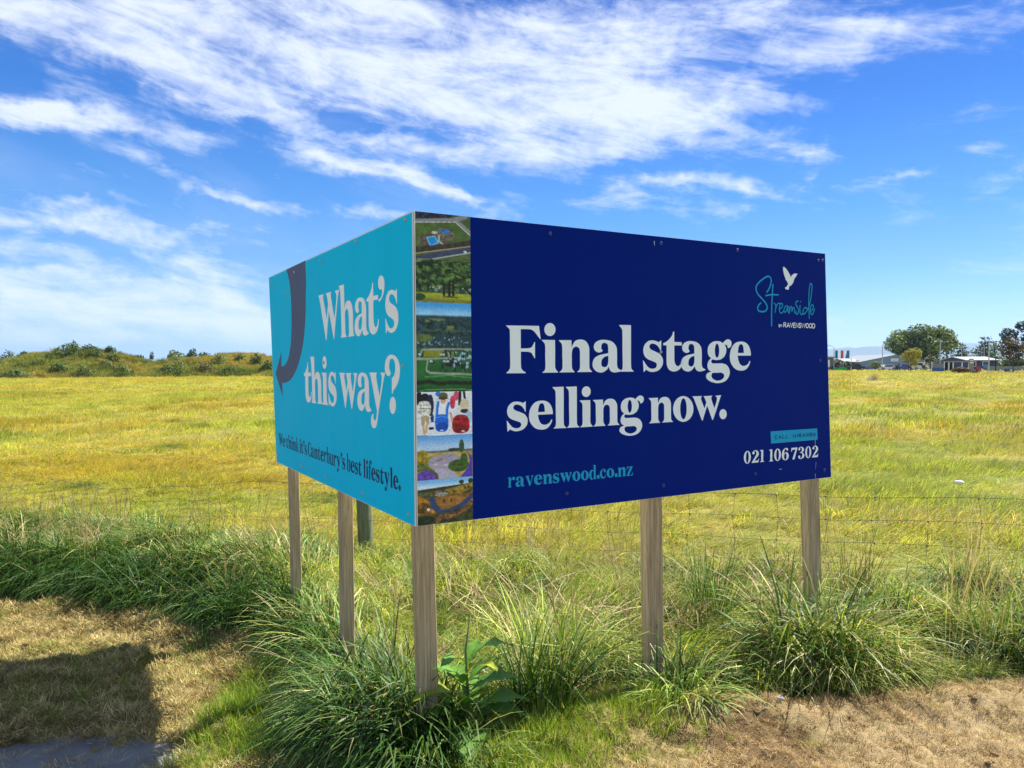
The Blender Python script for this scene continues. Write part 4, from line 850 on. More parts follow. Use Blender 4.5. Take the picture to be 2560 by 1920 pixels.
# long grass of the roadside strip, between the mown verge and the fence
LONG = [(.024, .068, .008), (.040, .10, .011), (.068, .145, .016), (.13, .205, .03), (.27, .30, .08)]
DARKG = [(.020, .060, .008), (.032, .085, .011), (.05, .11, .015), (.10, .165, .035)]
PALE = [(.36, .43, .09), (.29, .41, .06), (.42, .46, .15), (.19, .31, .03), (.50, .47, .22)]
longA = [proto_me(blades(40, .11, .62, .0125, pw=1.0, wind=(-.9, -.7), seed=60 + s, cols=LONG + (G_DRY[:1] if s % 3 == 0 else []), segs=6, upright=.30, bend=(1.2, 2.7)), M_LONG) for s in range(6)]
longB = [proto_me(blades(42, .11, .46, .0110, pw=1.0, wind=(1.0, -.5), seed=70 + s, cols=PALE + LONG[2:], segs=6, upright=.35, bend=(.8, 2.4)), M_GRASS) for s in range(6)]
stems = [proto_me(seed_stems(7, .14, .55, 80 + s, [(.42, .34, .2), (.36, .30, .18), (.30, .30, .13)]), M_GRASS) for s in range(3)]
def strip_pts(n, x0, x1):
    x = rng.uniform(x0, x1, n); y0, y1 = y_front(x), np.maximum(y_fence(x) + .15, y_front(x) + .3); y = y0 + (y1 - y0) * rng.uniform(0, 1, n); return x, y
x, y = strip_pts(4300, -8, 5.5); xe, ye = strip_pts(1800, -8, -.2); xr, yr = strip_pts(1100, 1.5, 5.5); x = np.concatenate([x, xe, xr]); y = np.concatenate([y, ye, yr]); n = len(x)
edge = ss(0, .45, y - y_front(x)); left = ss(-.2, -1.2, x); mid = ss(-.3, .0, x) * ss(1.9, 1.4, x)
backf = ss(.2, 1.2, y - y_front(x))
bank = ss(-1.35, -1.75, x); front = 1 - ss(.15, .75, y - y_front(x))
prob = bank * .9 + (1 - bank) * (left * (.25 + .6 * front) + (1 - left) * .2)
isA = rng.uniform(0, 1, n) < prob
pid = np.where(isA, rng.integers(0, 6, n), 6 + rng.integers(0, 6, n))
clump = fbm(x * 1.9, y * 1.9, 171, 3)
hs_ = (.40 + .75 * ss(.28, .72, clump)) * (.6 + .4 * edge)
hs_ *= bank * .66 + (1 - bank) * (left * (.62 + .34 * front) + (1 - left) * (.50 + .42 * front + .22 * ss(1.4, 2.0, x)))
hs_ *= 1 - .35 * np.exp(-((x + 1.1) / .3) ** 2 - ((y - 5.6) / .8) ** 2)
hs_ *= 1 - .45 * np.exp(-((x + .1) / .35) ** 2) * ss(3.5, 3.0, y)
hs_ *= 1 - .5 * np.exp(-((x - .75) / .25) ** 2 - ((y - 3.5) / .3) ** 2)
flow = (fbm(x * .9, y * .9, 177, 3) - .5) * 5.0
ln = fbm(x * .9, y * .9, 181, 3)[:, None]
tl = np.where(isA[:, None], np.array([.95, 1.0, .95]), np.array([1.05, 1.0, .95])) * (.75 + .6 * ln) * rng.uniform(.8, 1.2, (n, 1))
scatter('long_grass', longA + longB, np.stack([x, y, gz(x, y)], 1), pid, flow + rng.normal(0, .35, n), hs_, tl, rng.normal(0, .1, (n, 2)))
longShade = [proto_me(blades(46, .12, .56, .013, pw=1.0, wind=(-.4, -1.5), seed=150 + s, cols=DARKG + LONG[1:2], segs=6, upright=.42, bend=(1.3, 2.7)), M_LONG) for s in range(4)]  # front row of the bank: its shade is put into darker blade colours
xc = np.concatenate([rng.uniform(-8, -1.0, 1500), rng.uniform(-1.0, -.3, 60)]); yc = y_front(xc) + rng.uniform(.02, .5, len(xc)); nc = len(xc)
scatter('long_grass', longShade, np.stack([xc, yc, gz(xc, yc)], 1), rng.integers(0, 4, nc), rng.normal(0, .45, nc), rng.uniform(.6, 1.0, nc) * (.72 + .4 * fbm(xc * 1.5, yc * 1.5, 191, 2)), np.ones((nc, 3)) * rng.uniform(.75, 1.2, (nc, 1)), rng.normal(0, .1, (nc, 2)))
dead = [proto_me(blades(26, .16, .30, .006, seed=140 + s, cols=[(.40, .31, .17), (.33, .25, .13), (.46, .38, .22), (.24, .17, .09)], segs=4, upright=1.0, bend=(.1, .9), pw=1.0), M_STRAW) for s in range(3)]
xd, yd = strip_pts(260, -7, 5); nd = len(xd)
scatter('dead_thatch', dead, np.stack([xd, yd, gz(xd, yd) + .05 + .1 * rng.random(nd)], 1), rng.integers(0, 3, nd), rng.uniform(0, 6.28, nd), rng.uniform(.6, 1.3, nd), np.ones((nd, 3)) * rng.uniform(.7, 1.25, (nd, 1)), rng.normal(0, .2, (nd, 2)))
x, y = strip_pts(110, -7, 5); n = len(x)
scatter('seed_stalks', stems, np.stack([x, y, gz(x, y)], 1), rng.integers(0, 3, n), rng.uniform(0, 6.28, n), rng.uniform(.7, 1.15, n), np.ones((n, 3)) * rng.uniform(.8, 1.2, (n, 1)), rng.normal(0, .1, (n, 2)))

# short lawn and sprouts on the mown verge, and dry clippings lying on it
lawn = [proto_me(blades(44, .06, .085, .0042, wind=(-.2, -.2), seed=90 + s, cols=[(.16, .27, .03), (.20, .30, .035), (.26, .32, .05)], segs=2, upright=.35, bend=(.2, 1.0)), M_GRASS) for s in range(4)]
thatch = [proto_me(blades(44, .07, .060, .0042, seed=100 + s, cols=[(.44, .32, .17), (.34, .235, .12), (.54, .42, .25), (.20, .135, .07)], segs=2, upright=1.0, bend=(0, .6)), M_STRAW) for s in range(4)]
N0 = 26000
x = rng.uniform(-4.4, 3.8, N0); y = rng.uniform(1.9, 5.8, N0); ok = (y < y_front(x) + .12); x, y = x[ok], y[ok]
lm = 1.3 * lawn_mask(x, y) + .55 * ss(.52, .66, fbm(x * 1.7, y * 1.7, 71, 4)) * ss(1.0, -.3, x) + .02 * ss(.5, .6, fbm(x * 3, y * 3, 72, 3)) + .5 * ss(.16, 0, y_front(x) - y) * (.3 + .7 * ss(.45, .6, fbm(x * 2.5, y * 2.5, 73, 2)))
ok = rng.uniform(0, 1, len(x)) < lm; xl, yl = x[ok], y[ok]; n = len(xl)
ok2 = verge_paving(xl, yl) < .4; xl, yl = xl[ok2], yl[ok2]; n = len(xl)
scatter('lawn_grass', lawn, np.stack([xl, yl, verge_h(xl, yl) - .004], 1), rng.integers(0, 4, n), rng.uniform(0, 6.28, n), rng.uniform(.5, 1.15, n) * (.5 + .65 * lawn_mask(xl, yl)),
        np.array([1, 1, 1]) * rng.uniform(.8, 1.2, (n, 1)), rng.normal(0, .15, (n, 2)))
NT_ = 46000; x = rng.uniform(-4.4, 3.8, NT_); y = rng.uniform(1.9, 5.8, NT_)
ok = (y < y_front(x) + .1) & (rng.uniform(0, 1, NT_) < .45 + .9 * fbm(x * 5.5, y * 5.5, 3, 4, .55)) & (rng.uniform(0, 1, NT_) > .9 * lawn_mask(x, y)) & (rng.uniform(0, 1, NT_) > .93 * verge_paving(x, y))
x, y = x[ok], y[ok]; n = len(x)
rt = ss(.2, 1.0, x)[:, None]
scatter('dry_clippings', thatch, np.stack([x, y, verge_h(x, y) + .004], 1), rng.integers(0, 4, n), rng.uniform(0, 6.28, n), rng.uniform(.4, 1.0, n) * (1 - .42 * rt[:, 0]),
        (np.array([1.03, 1.10, .80]) * (1 - rt) + np.array([1.0, .97, .80]) * rt) * rng.uniform(.75, 1.2, (n, 1)), rng.normal(0, .2, (n, 2)))

# crumbly dark clods and tufts of mat among the clippings
def clod(seed):
    g = np.random.default_rng(seed); V, F, C = [], [], []
    nu, nv = 7, 4
    for j in range(nv + 1):
        for i in range(nu):
            a, b = 2 * math.pi * i / nu, math.pi * j / nv; q = g.uniform(.65, 1.25); V.append(np.array([.02 * q * math.sin(b) * math.cos(a), .018 * q * math.sin(b) * math.sin(a), .012 * q * math.cos(b)])); C.append(np.array([.17, .115, .06]) * g.uniform(.7, 1.2))
    for j in range(nv):
        for i in range(nu): F.append((j * nu + i, (j + 1) * nu + i, (j + 1) * nu + (i + 1) % nu, j * nu + (i + 1) % nu))
    return V, F, C
clods = [proto_me(clod(s), M_STRAW) for s in range(4)]
x = rng.uniform(-4.2, 3.8, 5200); y = rng.uniform(1.9, 5.8, 5200); ok = (y < y_front(x) + .02) & (fbm(x * 4, y * 4, 211, 3) > rng.uniform(.46, .78, 5200)) & (lawn_mask(x, y) < .35) & (verge_paving(x, y) < .5)
x, y = x[ok], y[ok]; n = len(x)
scatter('soil_clods', clods, np.stack([x, y, verge_h(x, y)], 1), rng.integers(0, 4, n), rng.uniform(0, 6.28, n), rng.uniform(.25, 1.0, n) ** 2 * 1.3, np.ones((n, 3)) * rng.uniform(.8, 1.6, (n, 1)), rng.normal(0, .3, (n, 2)), zs=.75)

# tussocks one can point at
def tussock(label, x, y, n, r, h, w, wind, cols, seed, bend=(.6, 2.0), upright=.35, segs=6, cat='grass clump', dz=0.0):
    V, F, C = blades(n, r, h, w, wind=wind, seed=seed, cols=cols, segs=segs, upright=upright, bend=bend, pw=1.05)
    o = obj('grass_tussock', mesh_np('grass_tussock', np.array(V), F, np.array(C), True), M_TUSS, loc=(x, y, float(gz(x, y)) + dz), label=label, cat=cat)
    return o
tussock('big arching grass tussock hiding the foot of the right-hand sign post', 1.42, 3.66, 340, .16, .62, .0145, (.1, -.2), LONG[1:] + [(.22, .23, .07), (.30, .24, .10)], 201)
tussock('dark drooping mound of long grass left of the corner post', -.50, 3.04, 400, .20, .47, .0115, (-.8, -.5), DARKG + [(.16, .17, .06)], 202, (1.0, 2.1), .4)
tussock('dark drooping grass clump below the gap between the two left posts', -.70, 3.66, 300, .20, .48, .0115, (-.7, -.4), DARKG + [(.18, .17, .07)], 203, (.9, 2.0), .4)
tussock('stiff dark green grass clump right of the broad-leaved weed', .12, 3.22, 190, .12, .46, .012, (.2, -.1), DARKG + LONG[1:3], 204, (.3, 1.4), .3)
tussock('pale leaning grass clump between the weed and the middle post', .16, 3.55, 220, .2, .52, .011, (.3, -.1), PALE, 205, (.3, 1.5), .3)
tussock('low grass clump spilling onto the soil right of the middle post', .74, 3.3, 240, .14, .36, .0105, (.3, -.4), LONG[1:] + PALE[1:2], 206, (.8, 2.0), .5)
tussock('broad-bladed grass clump in front of the corner post', -.24, 2.78, 170, .16, .34, .013, (.2, -.4), [(.06, .125, .025), (.10, .16, .04), (.20, .22, .06)], 207, (.6, 2.2), .45)
tussock('small dark grass tuft alone on the mown verge', -1.78, 4.30, 130, .09, .17, .006, (0, 0), [(.05, .12, .02), (.08, .15, .03)], 208, (.2, 1.2), .3)
tussock('brown dying grass tuft just right of the right-hand sign post', 1.98, 4.36, 180, .10, .50, .006, (.05, 0), [(.17, .14, .05), (.10, .11, .03), (.24, .18, .08)], 209, (.2, .9), .22)
tussock('brown dying grass tuft under the fence near the right edge', 2.75, 4.42, 170, .12, .42, .006, (-.1, 0), [(.22, .17, .09), (.14, .13, .05), (.28, .22, .11)], 210, (.3, 1.0), .3)
tussock('tall dark grass clump leaning on the leftmost post', -1.62, 4.75, 300, .24, .44, .012, (-.45, -.45), DARKG + LONG[2:3], 211, (.5, 1.7), .25)
tussock('green upright grass clump left of the right-hand sign post', 1.12, 4.25, 190, .1, .5, .008, (0, 0), LONG[1:4], 212, (.2, 1.0), .22)
tussock('dark hollow of coarse grass at the far left of the verge bank', -3.7, 5.75, 380, .36, .42, .012, (-.2, -.6), DARKG + [(.20, .16, .08)], 213, (.6, 1.9), .3)
tussock('dark coarse grass clump in the middle of the left bank', -2.35, 5.15, 380, .32, .42, .012, (-.3, -.6), DARKG, 214, (.6, 1.9), .3)
tussock('tall grey-green grass clump at the right end of the verge', 2.55, 3.85, 320, .26, .42, .011, (.1, -.3), PALE[:4] + LONG[2:], 215, (.3, 1.6), .25)

# the broad-leaved weed beside the corner post
M_DOCK = attr_mat('dock_leaf', .5, .32, False, .2)
dock = root('dock_weed', 'broad-leaved green weed growing against the right side of the corner post', 'weed', (-.19, 2.98, float(gz(-.19, 2.98))))
def leaf(az, tilt, L, Wd, z0, droop, c, wav):
    N = 9; V, F, C = [], [], []; d = np.array([math.cos(az), math.sin(az), 0]); s = np.array([-math.sin(az), math.cos(az), 0]); p = np.array([0, 0, z0]) + WORLD[dock.name]; th = tilt
    for i in range(N + 1):
        t = i / N; stalk = t < .2; w = Wd * (.05 if stalk else max(0.02, math.sin(math.pi * min(1, ((t - .2) / .8) ** .75)) * .5))
        up = np.array([0, 0, 1.0]) * (.25 * w); j = wav * math.sin(t * 17) * (0 if stalk else 1)
        V += [p - s * w + up + np.array([0, 0, j]), p, p + s * w + up - np.array([0, 0, j])]; C += [np.array(c), np.array(c) * 1.5, np.array(c) * .93]
        p = p + (d * math.sin(th) + np.array([0, 0, math.cos(th)])) * L / N; th += droop / N
    for i in range(N):
        for q in (0, 1): F.append((3 * i + q, 3 * i + q + 1, 3 * i + q + 4, 3 * i + q + 3))
    obj('leaf', mesh_np('leaf', np.array(V) - WORLD[dock.name], F, np.array(C), True), M_DOCK, dock)
gd = np.random.default_rng(77)
for i in range(22):
    z0 = .02 + .30 * (i / 21) ** 1.3; az = i * 2.4 + gd.normal(0, .3); big = 1 - .6 * (i / 21)
    leaf(az, .35 + .75 * big * gd.uniform(.7, 1.2), (.12 + .15 * big) * gd.uniform(.8, 1.2), (.055 + .068 * big) * gd.uniform(.8, 1.2), z0, gd.uniform(.5, 1.6), (.10, .21, .03) if i % 6 else (.26, .30, .03), gd.uniform(.003, .008))
MB().tube([WORLD[dock.name] + np.array(q) for q in ((0, 0, -.05), (.01, 0, .15), (.0, .015, .36), (.02, .01, .5))], [.008, .007, .005, .003], 7).build('stalk', mat('weed_stalk', (.12, .16, .05), .6), dock, True)

# small things on the ground
def pebble(name, label, cat, loc, r, matl, seed, sq=(1, .8, .6)):
    g = np.random.default_rng(seed); m = MB(); V, F = [], []; nu, nv = 10, 7
    for j in range(nv + 1):
        for i in range(nu):
            a, b = 2 * math.pi * i / nu, math.pi * j / nv; q = 1 + .22 * math.sin(3 * a + seed) * math.sin(b) + g.normal(0, .04)
            V.append((r * sq[0] * q * math.sin(b) * math.cos(a), r * sq[1] * q * math.sin(b) * math.sin(a), r * sq[2] * q * math.cos(b)))
    for j in range(nv):
        for i in range(nu): F.append((j * nu + i, (j + 1) * nu + i, (j + 1) * nu + (i + 1) % nu, j * nu + (i + 1) % nu))
    obj(name, mesh_np(name, np.array(V), F, smooth=True), matl, loc=loc, label=label, cat=cat)
pebble('stone', 'single grey stone lying on the bare mown soil', 'stone', (1.126, 3.17, float(verge_h(1.126, 3.17)) + .010), .016, mat('grey_stone', (.30, .31, .32), .9, .2, 0, .2, 60), 3)
pebble('stone', 'white stone lying in the field grass beyond the fence', 'stone', (5.2, 8.8, float(gz(5.2, 8.8)) + .12), .05, mat('white_stone', (.7, .7, .66), .8, .2, 0, .15, 20), 5, (1.2, .7, .5))

# ------------------------------------------------------------------ far left: old earth stockpiles grown over
def hill_obj(prof, D, depth, name, seed):
    """ridge profile [(px, py)] seen at distance D, sloping to the ground before and behind"""
    px = np.array([p[0] for p in prof], float); X = np.array([at(a, b, D)[0] for a, b in prof]); H = np.array([at(a, b, D)[2] for a, b in prof])
    xs = np.arange(X.min(), X.max(), .45); ys = np.arange(D - depth * .62, D + depth * .75, .45)
    GX, GY = np.meshgrid(xs, ys); h = np.interp(xs, X, H)[None, :] * np.ones_like(GX)
    s = (GY - D) / np.where(GY < D, depth * .6, depth * .7); f = np.clip(1 - np.abs(s), 0, 1); f = f ** .8 * (1 - .25 * np.sin(np.clip(f, 0, 1) * math.pi) * (fbm(GX * .1, GY * .1, seed + 5, 3) - .3))
    g0 = gz(GX, GY)
    Z = g0 - .4 + (h - g0 + .4) * f + (fbm(GX * .25, GY * .25, seed, 5, .6) - .5) * 2.0 * f * (1 - f * .55) + (fbm(GX * 1.1, GY * 1.1, seed + 3, 3) - .5) * .5 * np.minimum(f * 3, 1)
    k = len(xs); I, J = np.meshgrid(np.arange(k - 1), np.arange(len(ys) - 1)); b = (J * k + I).ravel(); F = np.stack([b, b + 1, b + k + 1, b + k], 1)
    n1 = fbm(GX * .22, GY * .22, seed + 21, 4); n2 = fbm(GX * .6, GY * .6, seed + 31, 4); n3 = fbm(GX * 2, GY * 2, seed + 33, 2)
    c = np.array([.22, .225, .06]) + (np.array([.30, .245, .085]) - [.22, .225, .06]) * ss(.42, .62, n1)[..., None]
    c = c + (np.array([.11, .14, .045]) - c) * (ss(.5, .66, n2) * .75)[..., None]; c = c + (np.array([.26, .18, .08]) - c) * (ss(.62, .74, n1) * .5)[..., None]; c = c * (.7 + .6 * n3)[..., None]
    obj(name, mesh_np(name, np.stack([GX.ravel(), GY.ravel(), Z.ravel()], 1), F, c.reshape(-1, 3), True), M_HILL, kind='structure')
    from mathutils.bvhtree import BVHTree
    def hz(x, y):
        i = (np.clip(np.asarray(x), xs[0], xs[-1] - .5) - xs[0]) / .45; j = (np.clip(np.asarray(y), ys[0], ys[-1] - .5) - ys[0]) / .45
        return Z[np.clip(j.astype(int), 0, len(ys) - 1), np.clip(i.astype(int), 0, k - 1)]
    return hz, xs, ys
M_HILL = attr_mat('overgrown_earth', .95, 0, False, .05)
D1, D2 = 122.0, 128.0
prof1 = [(-420, 925), (-200, 918), (-60, 922), (0, 913), (32, 898), (70, 887), (104, 884), (133, 884), (152, 880), (196, 880), (221, 879), (263, 880), (300, 888), (323, 896), (358, 907), (372, 918), (395, 932)]
prof2 = [(330, 934), (360, 922), (389, 910), (421, 902), (452, 899), (506, 898), (554, 891), (585, 888), (633, 889), (680, 894), (740, 893), (820, 900), (900, 908), (980, 925), (1020, 938)]
hz1, hx1, hy1 = hill_obj(prof1, D1, 26, 'hill', 301)
hz2, hx2, hy2 = hill_obj(prof2, D2, 28, 'hill', 302)
roughG = [proto_me(blades(80, .8, .55, .05, wind=(.4, 0), seed=120 + s, cols=[(.24, .235, .06), (.19, .215, .05), (.30, .26, .09), (.14, .17, .05)], segs=2, upright=.4, bend=(.3, 1.2)), M_GRASS) for s in range(4)]
roughB = [proto_me(blades(110, .55, .9, .10, seed=130 + s, cols=[(.08, .12, .035), (.11, .15, .045), (.15, .14, .06)], segs=2, upright=.5, bend=(.2, 1.0)), M_GRASS) for s in range(3)]
P_, I_, S_, T_ = [], [], [], []
for hz, hx, hy, n in ((hz1, hx1, hy1, 5200), (hz2, hx2, hy2, 5200)):
    x = rng.uniform(hx[0], hx[-1], n); y = rng.uniform(hy[0], hy[0] + (hy[-1] - hy[0]) * .62, n); z = hz(x, y); ok = z > gz(x, y) - .1; x, y, z = x[ok], y[ok], z[ok]
    cl = fbm(x * .22, y * .22, 401, 4); bsh = (ss(.58, .74, cl) * .35) > rng.uniform(0, 1, len(x))
    P_.append(np.stack([x, y, z - .05], 1)); I_.append(np.where(bsh, 4 + rng.integers(0, 3, len(x)), rng.integers(0, 4, len(x)))); S_.append(rng.uniform(.6, 1.25, len(x)))
    q = fbm(x * .12, y * .12, 411, 3)[:, None]; T_.append((np.array([.85, .95, .85]) + (np.array([1.35, 1.1, .9]) - [.85, .95, .85]) * ss(.4, .62, q)) * rng.uniform(.75, 1.2, (len(x), 1)))
P_ = np.concatenate(P_); n = len(P_)
scatter('hill_scrub', roughG + roughB, P_, np.concatenate(I_), rng.uniform(0, 6.28, n), np.concatenate(S_), np.concatenate(T_), rng.normal(0, .15, (n, 2)))

# ------------------------------------------------------------------ trees and shrubs
def foliage(blobs, n, size, cols, seed, gap=.42, flat=0.0, shell=.55):
    """leaf-sized faces spread through ellipsoid blobs (x, y, z, rx, ry, rz), thinned so that gaps show"""
    g = np.random.default_rng(seed); B = np.array(blobs, float); vol = B[:, 3] * B[:, 4] * B[:, 5]; vol = vol ** .75
    b = B[g.choice(len(B), n * 2, p=vol / vol.sum())]
    d = g.normal(0, 1, (n * 2, 3)); d /= np.linalg.norm(d, axis=1)[:, None]; r = shell + (1.04 - shell) * g.uniform(0, 1, n * 2) ** .6
    P = b[:, :3] + d * r[:, None] * b[:, 3:6]
    sc = 1.4 / np.median(B[:, 3:6]); nz = fbm(P[:, 0] * sc + P[:, 2] * sc * .7, P[:, 1] * sc + P[:, 2] * sc, seed, 3, .6)
    P, d, nz = P[nz > gap], d[nz > gap], nz[nz > gap]; P, d, nz = P[:n], d[:n], nz[:n]; n = len(P)
    nr = d * .8 + g.normal(0, .6, (n, 3)); nr[:, 2] += .25; nr /= np.linalg.norm(nr, axis=1)[:, None]
    a = np.cross(nr, g.normal(0, 1, (n, 3))); a /= np.linalg.norm(a, axis=1)[:, None] + 1e-9; c = np.cross(nr, a)
    s = size * g.uniform(.55, 1.3, n)[:, None]
    V = np.stack([P - a * s, P + c * s * .55, P + a * s, P - c * s * .55], 1).reshape(-1, 3)
    if flat: V[:, 2] = P[:, 2].repeat(4) + (V[:, 2] - P[:, 2].repeat(4)) * (1 - flat)
    F = np.arange(4 * n).reshape(-1, 4); cc = np.array(cols)[g.integers(len(cols), size=n)] * (g.uniform(.75, 1.25, n) * (.75 + .6 * nz))[:, None]
    return V, F, np.repeat(cc, 4, 0)
M_BARK = mat('bark', (.10, .08, .06), .95, .1, 0, .3, 8); M_BARKP = mat('pale_bark', (.26, .23, .19), .9, .1, 0, .3, 8)
def tree(name, label, cat, base, blobs, n, size, cols, trunk, seed, group=None, gap=.42, bark=None, flat=0, shell=.55, limbs=5):
    """blobs relative to base; trunk (height, radius)"""
    bz = np.asarray(base, float); r = root(name, label, cat, bz, group); g = np.random.default_rng(seed)
    V, F, C = foliage(blobs, n, size, cols, seed, gap, flat, shell)
    obj('crown', mesh_np('crown', V, F, C), M_LEAF, r)
    if trunk:
        m = MB(); h, rr = trunk; ln = g.uniform(-.06, .06, 2) * h
        m.tube([bz + [0, 0, -.3], bz + [ln[0] * .3, ln[1] * .3, h * .5], bz + [ln[0], ln[1], h]], [rr * 1.25, rr * .9, rr * .55], 7)
        for i in range(limbs):
            b = np.array(blobs[g.integers(len(blobs))]); e = b[:3] + g.normal(0, .25, 3) * b[3:6]; s = np.array([ln[0] * .5, ln[1] * .5, h * g.uniform(.45, .95)])
            m.tube([bz + s, bz + s * .5 + e * .5 + [0, 0, .08 * h], bz + e], [rr * .45, rr * .3, rr * .1], 5)
        m.build('trunk', bark or M_BARK, r, True)
    return r
def lobes(w, h, z, n, seed, d=None, k=.42):
    """a broad crown: n lobes filling an ellipsoid of width w, height h, centred at height z"""
    g = np.random.default_rng(seed); d = d or w * .7; B = []
    for i in range(n):
        q = g.normal(0, 1, 3); q /= np.linalg.norm(q); q *= g.uniform(.25, .72)
        s = k * g.uniform(.7, 1.15); B.append((q[0] * w / 2, q[1] * d / 2, z + q[2] * h / 2, s * w / 2, s * d / 2, s * h / 2 * 1.05))
    return B
SHR = [(.055, .095, .03), (.075, .12, .04), (.10, .14, .045)]
SHR2 = [(.12, .16, .045), (.15, .18, .06), (.09, .13, .04)]
shr = [('dark spiky shrub on the left end of the grassy mound', 20, 912, 12, 3.2, 2.6, 0), ('small dark shrub on the left shoulder of the mound', 60, 888, D1, 2.4, 1.2, 0), ('long dark shrub crowning the mound, left of its top', 168, 882, D1, 4.0, 1.9, 0), ('spiky taller shrub on the very top of the mound', 184, 879, D1 - 1, 2.6, 2.4, 1),
       ('dark flat shrub on the mound top, right of the spiky one', 222, 881, D1, 3.6, 1.6, 0), ('low dark shrub trailing along the mound crest', 248, 882, D1, 3.2, .8, 0), ('round dark shrub standing up on the right crest of the mound', 275, 882, D1, 2.2, 1.5, 0), ('dark bush on the upper left face of the mound', 140, 892, D1 - 4, 3.6, 1.8, 0),
       ('dark bush in the upper middle face of the mound', 183, 897, D1 - 4, 2.8, 2.4, 0), ('rounded bush on the mound face below the crest', 240, 898, D1 - 4, 3.4, 2.2, 0), ('dark bush on the right face of the mound', 281, 897, D1 - 4, 3.2, 2.0, 0), ('green bush at the lower right of the mound', 305, 928, D1 - 12, 2.8, 2.8, 1),
       ('pale green bush low on the mound face', 210, 932, D1 - 13, 3.2, 1.9, 1), ('dark bush low on the left face of the mound', 150, 928, D1 - 12, 3.4, 2.0, 0), ('olive bush at the middle of the mound face', 265, 912, D1 - 7, 3.4, 1.6, 1), ('bush at the foot of the mound on the far left', 35, 938, D1 - 15, 4.4, 1.8, 0),
       ('tall pale shrub where the two mounds meet', 443, 936, D2 - 15, 3.4, 3.4, 1), ('dark bush left of the tall pale shrub', 418, 930, D2 - 13, 3.2, 2.0, 0), ('green bush on the crest of the second mound', 545, 910, D2 - 7, 3.4, 2.4, 1), ('dark bush beside the teal board on the second mound', 642, 912, D2 - 7, 2.4, 2.4, 0),
       ('brownish scrub bush on the second mound', 508, 932, D2 - 13, 4.0, 2.0, 2), ('small bush on the right of the second mound', 600, 905, D2 - 5, 2.2, 1.8, 1), ('low bush at the foot of the second mound', 575, 934, D2 - 14, 3.6, 1.5, 0), ('dark bush at the right edge of the second mound, touching the teal board', 668, 936, D2 - 12, 2.6, 2.4, 0)]
SHR3 = [(.11, .085, .04), (.09, .08, .035), (.07, .085, .03)]
for i, (lab, px, py, D, w, h, t) in enumerate(shr):
    if D < 50: D = D1
    p = at(px, py, D); z = float(hz1(p[0], p[1]) if px < 400 else hz2(p[0], p[1])); z = min(max(z, float(gz(p[0], p[1]))), p[2] + 1.2) - .25
    B = [(0, 0, h * .45, w * .34, w * .3, h * .42), (w * .22, 0, h * .4, w * .26, w * .25, h * .4), (-w * .24, .1, h * .38, w * .26, w * .25, h * .4), (w * .05, -.2, h * .72, w * .2, w * .2, h * .3)]
    tree('shrub', lab, 'shrub', (p[0], p[1], z), B, 420, .17, (SHR, SHR2, SHR3)[t], (h * .5, .05), 500 + i, 'shrubs on the earth mounds', .38, shell=.3, limbs=2)
DKT = [(.035, .07, .032), (.05, .09, .04), (.07, .11, .045)]
GRT = [(.10, .15, .04), (.14, .19, .05), (.18, .21, .065), (.065, .11, .035)]
for i, (lab, px, w, h, D, c) in enumerate([('grey-green tree behind the dip between the mounds', 343, 4.6, 5.2, 190, DKT), ('slim poplar tree seen through the dip between the mounds', 379, 1.6, 7.4, 260, DKT), ('low dark tree left of the slim poplar', 368, 5.5, 3.6, 250, DKT),
                                           ('pale rounded tree peeping over the second mound', 437, 6.0, 7.4, 205, SHR2), ('dark tree just right of the pale rounded one behind the second mound', 460, 6.2, 5.8, 215, DKT), ('dark pine-like tree behind the second mound', 482, 5.6, 6.8, 215, DKT), ('dark flat tree above the second mound nearest the teal board', 516, 7.4, 6.4, 215, DKT)]):
    p = at(px, 930, D); z = float(gz(p[0], D))
    tree('tree', lab, 'tree', (p[0], D, z), lobes(w, h * .8, h * .58, 7, 600 + i, w), 620, .34 if w > 2 else .22, c, (h * .6, .16), 600 + i, 'trees beyond the earth mounds', .36)

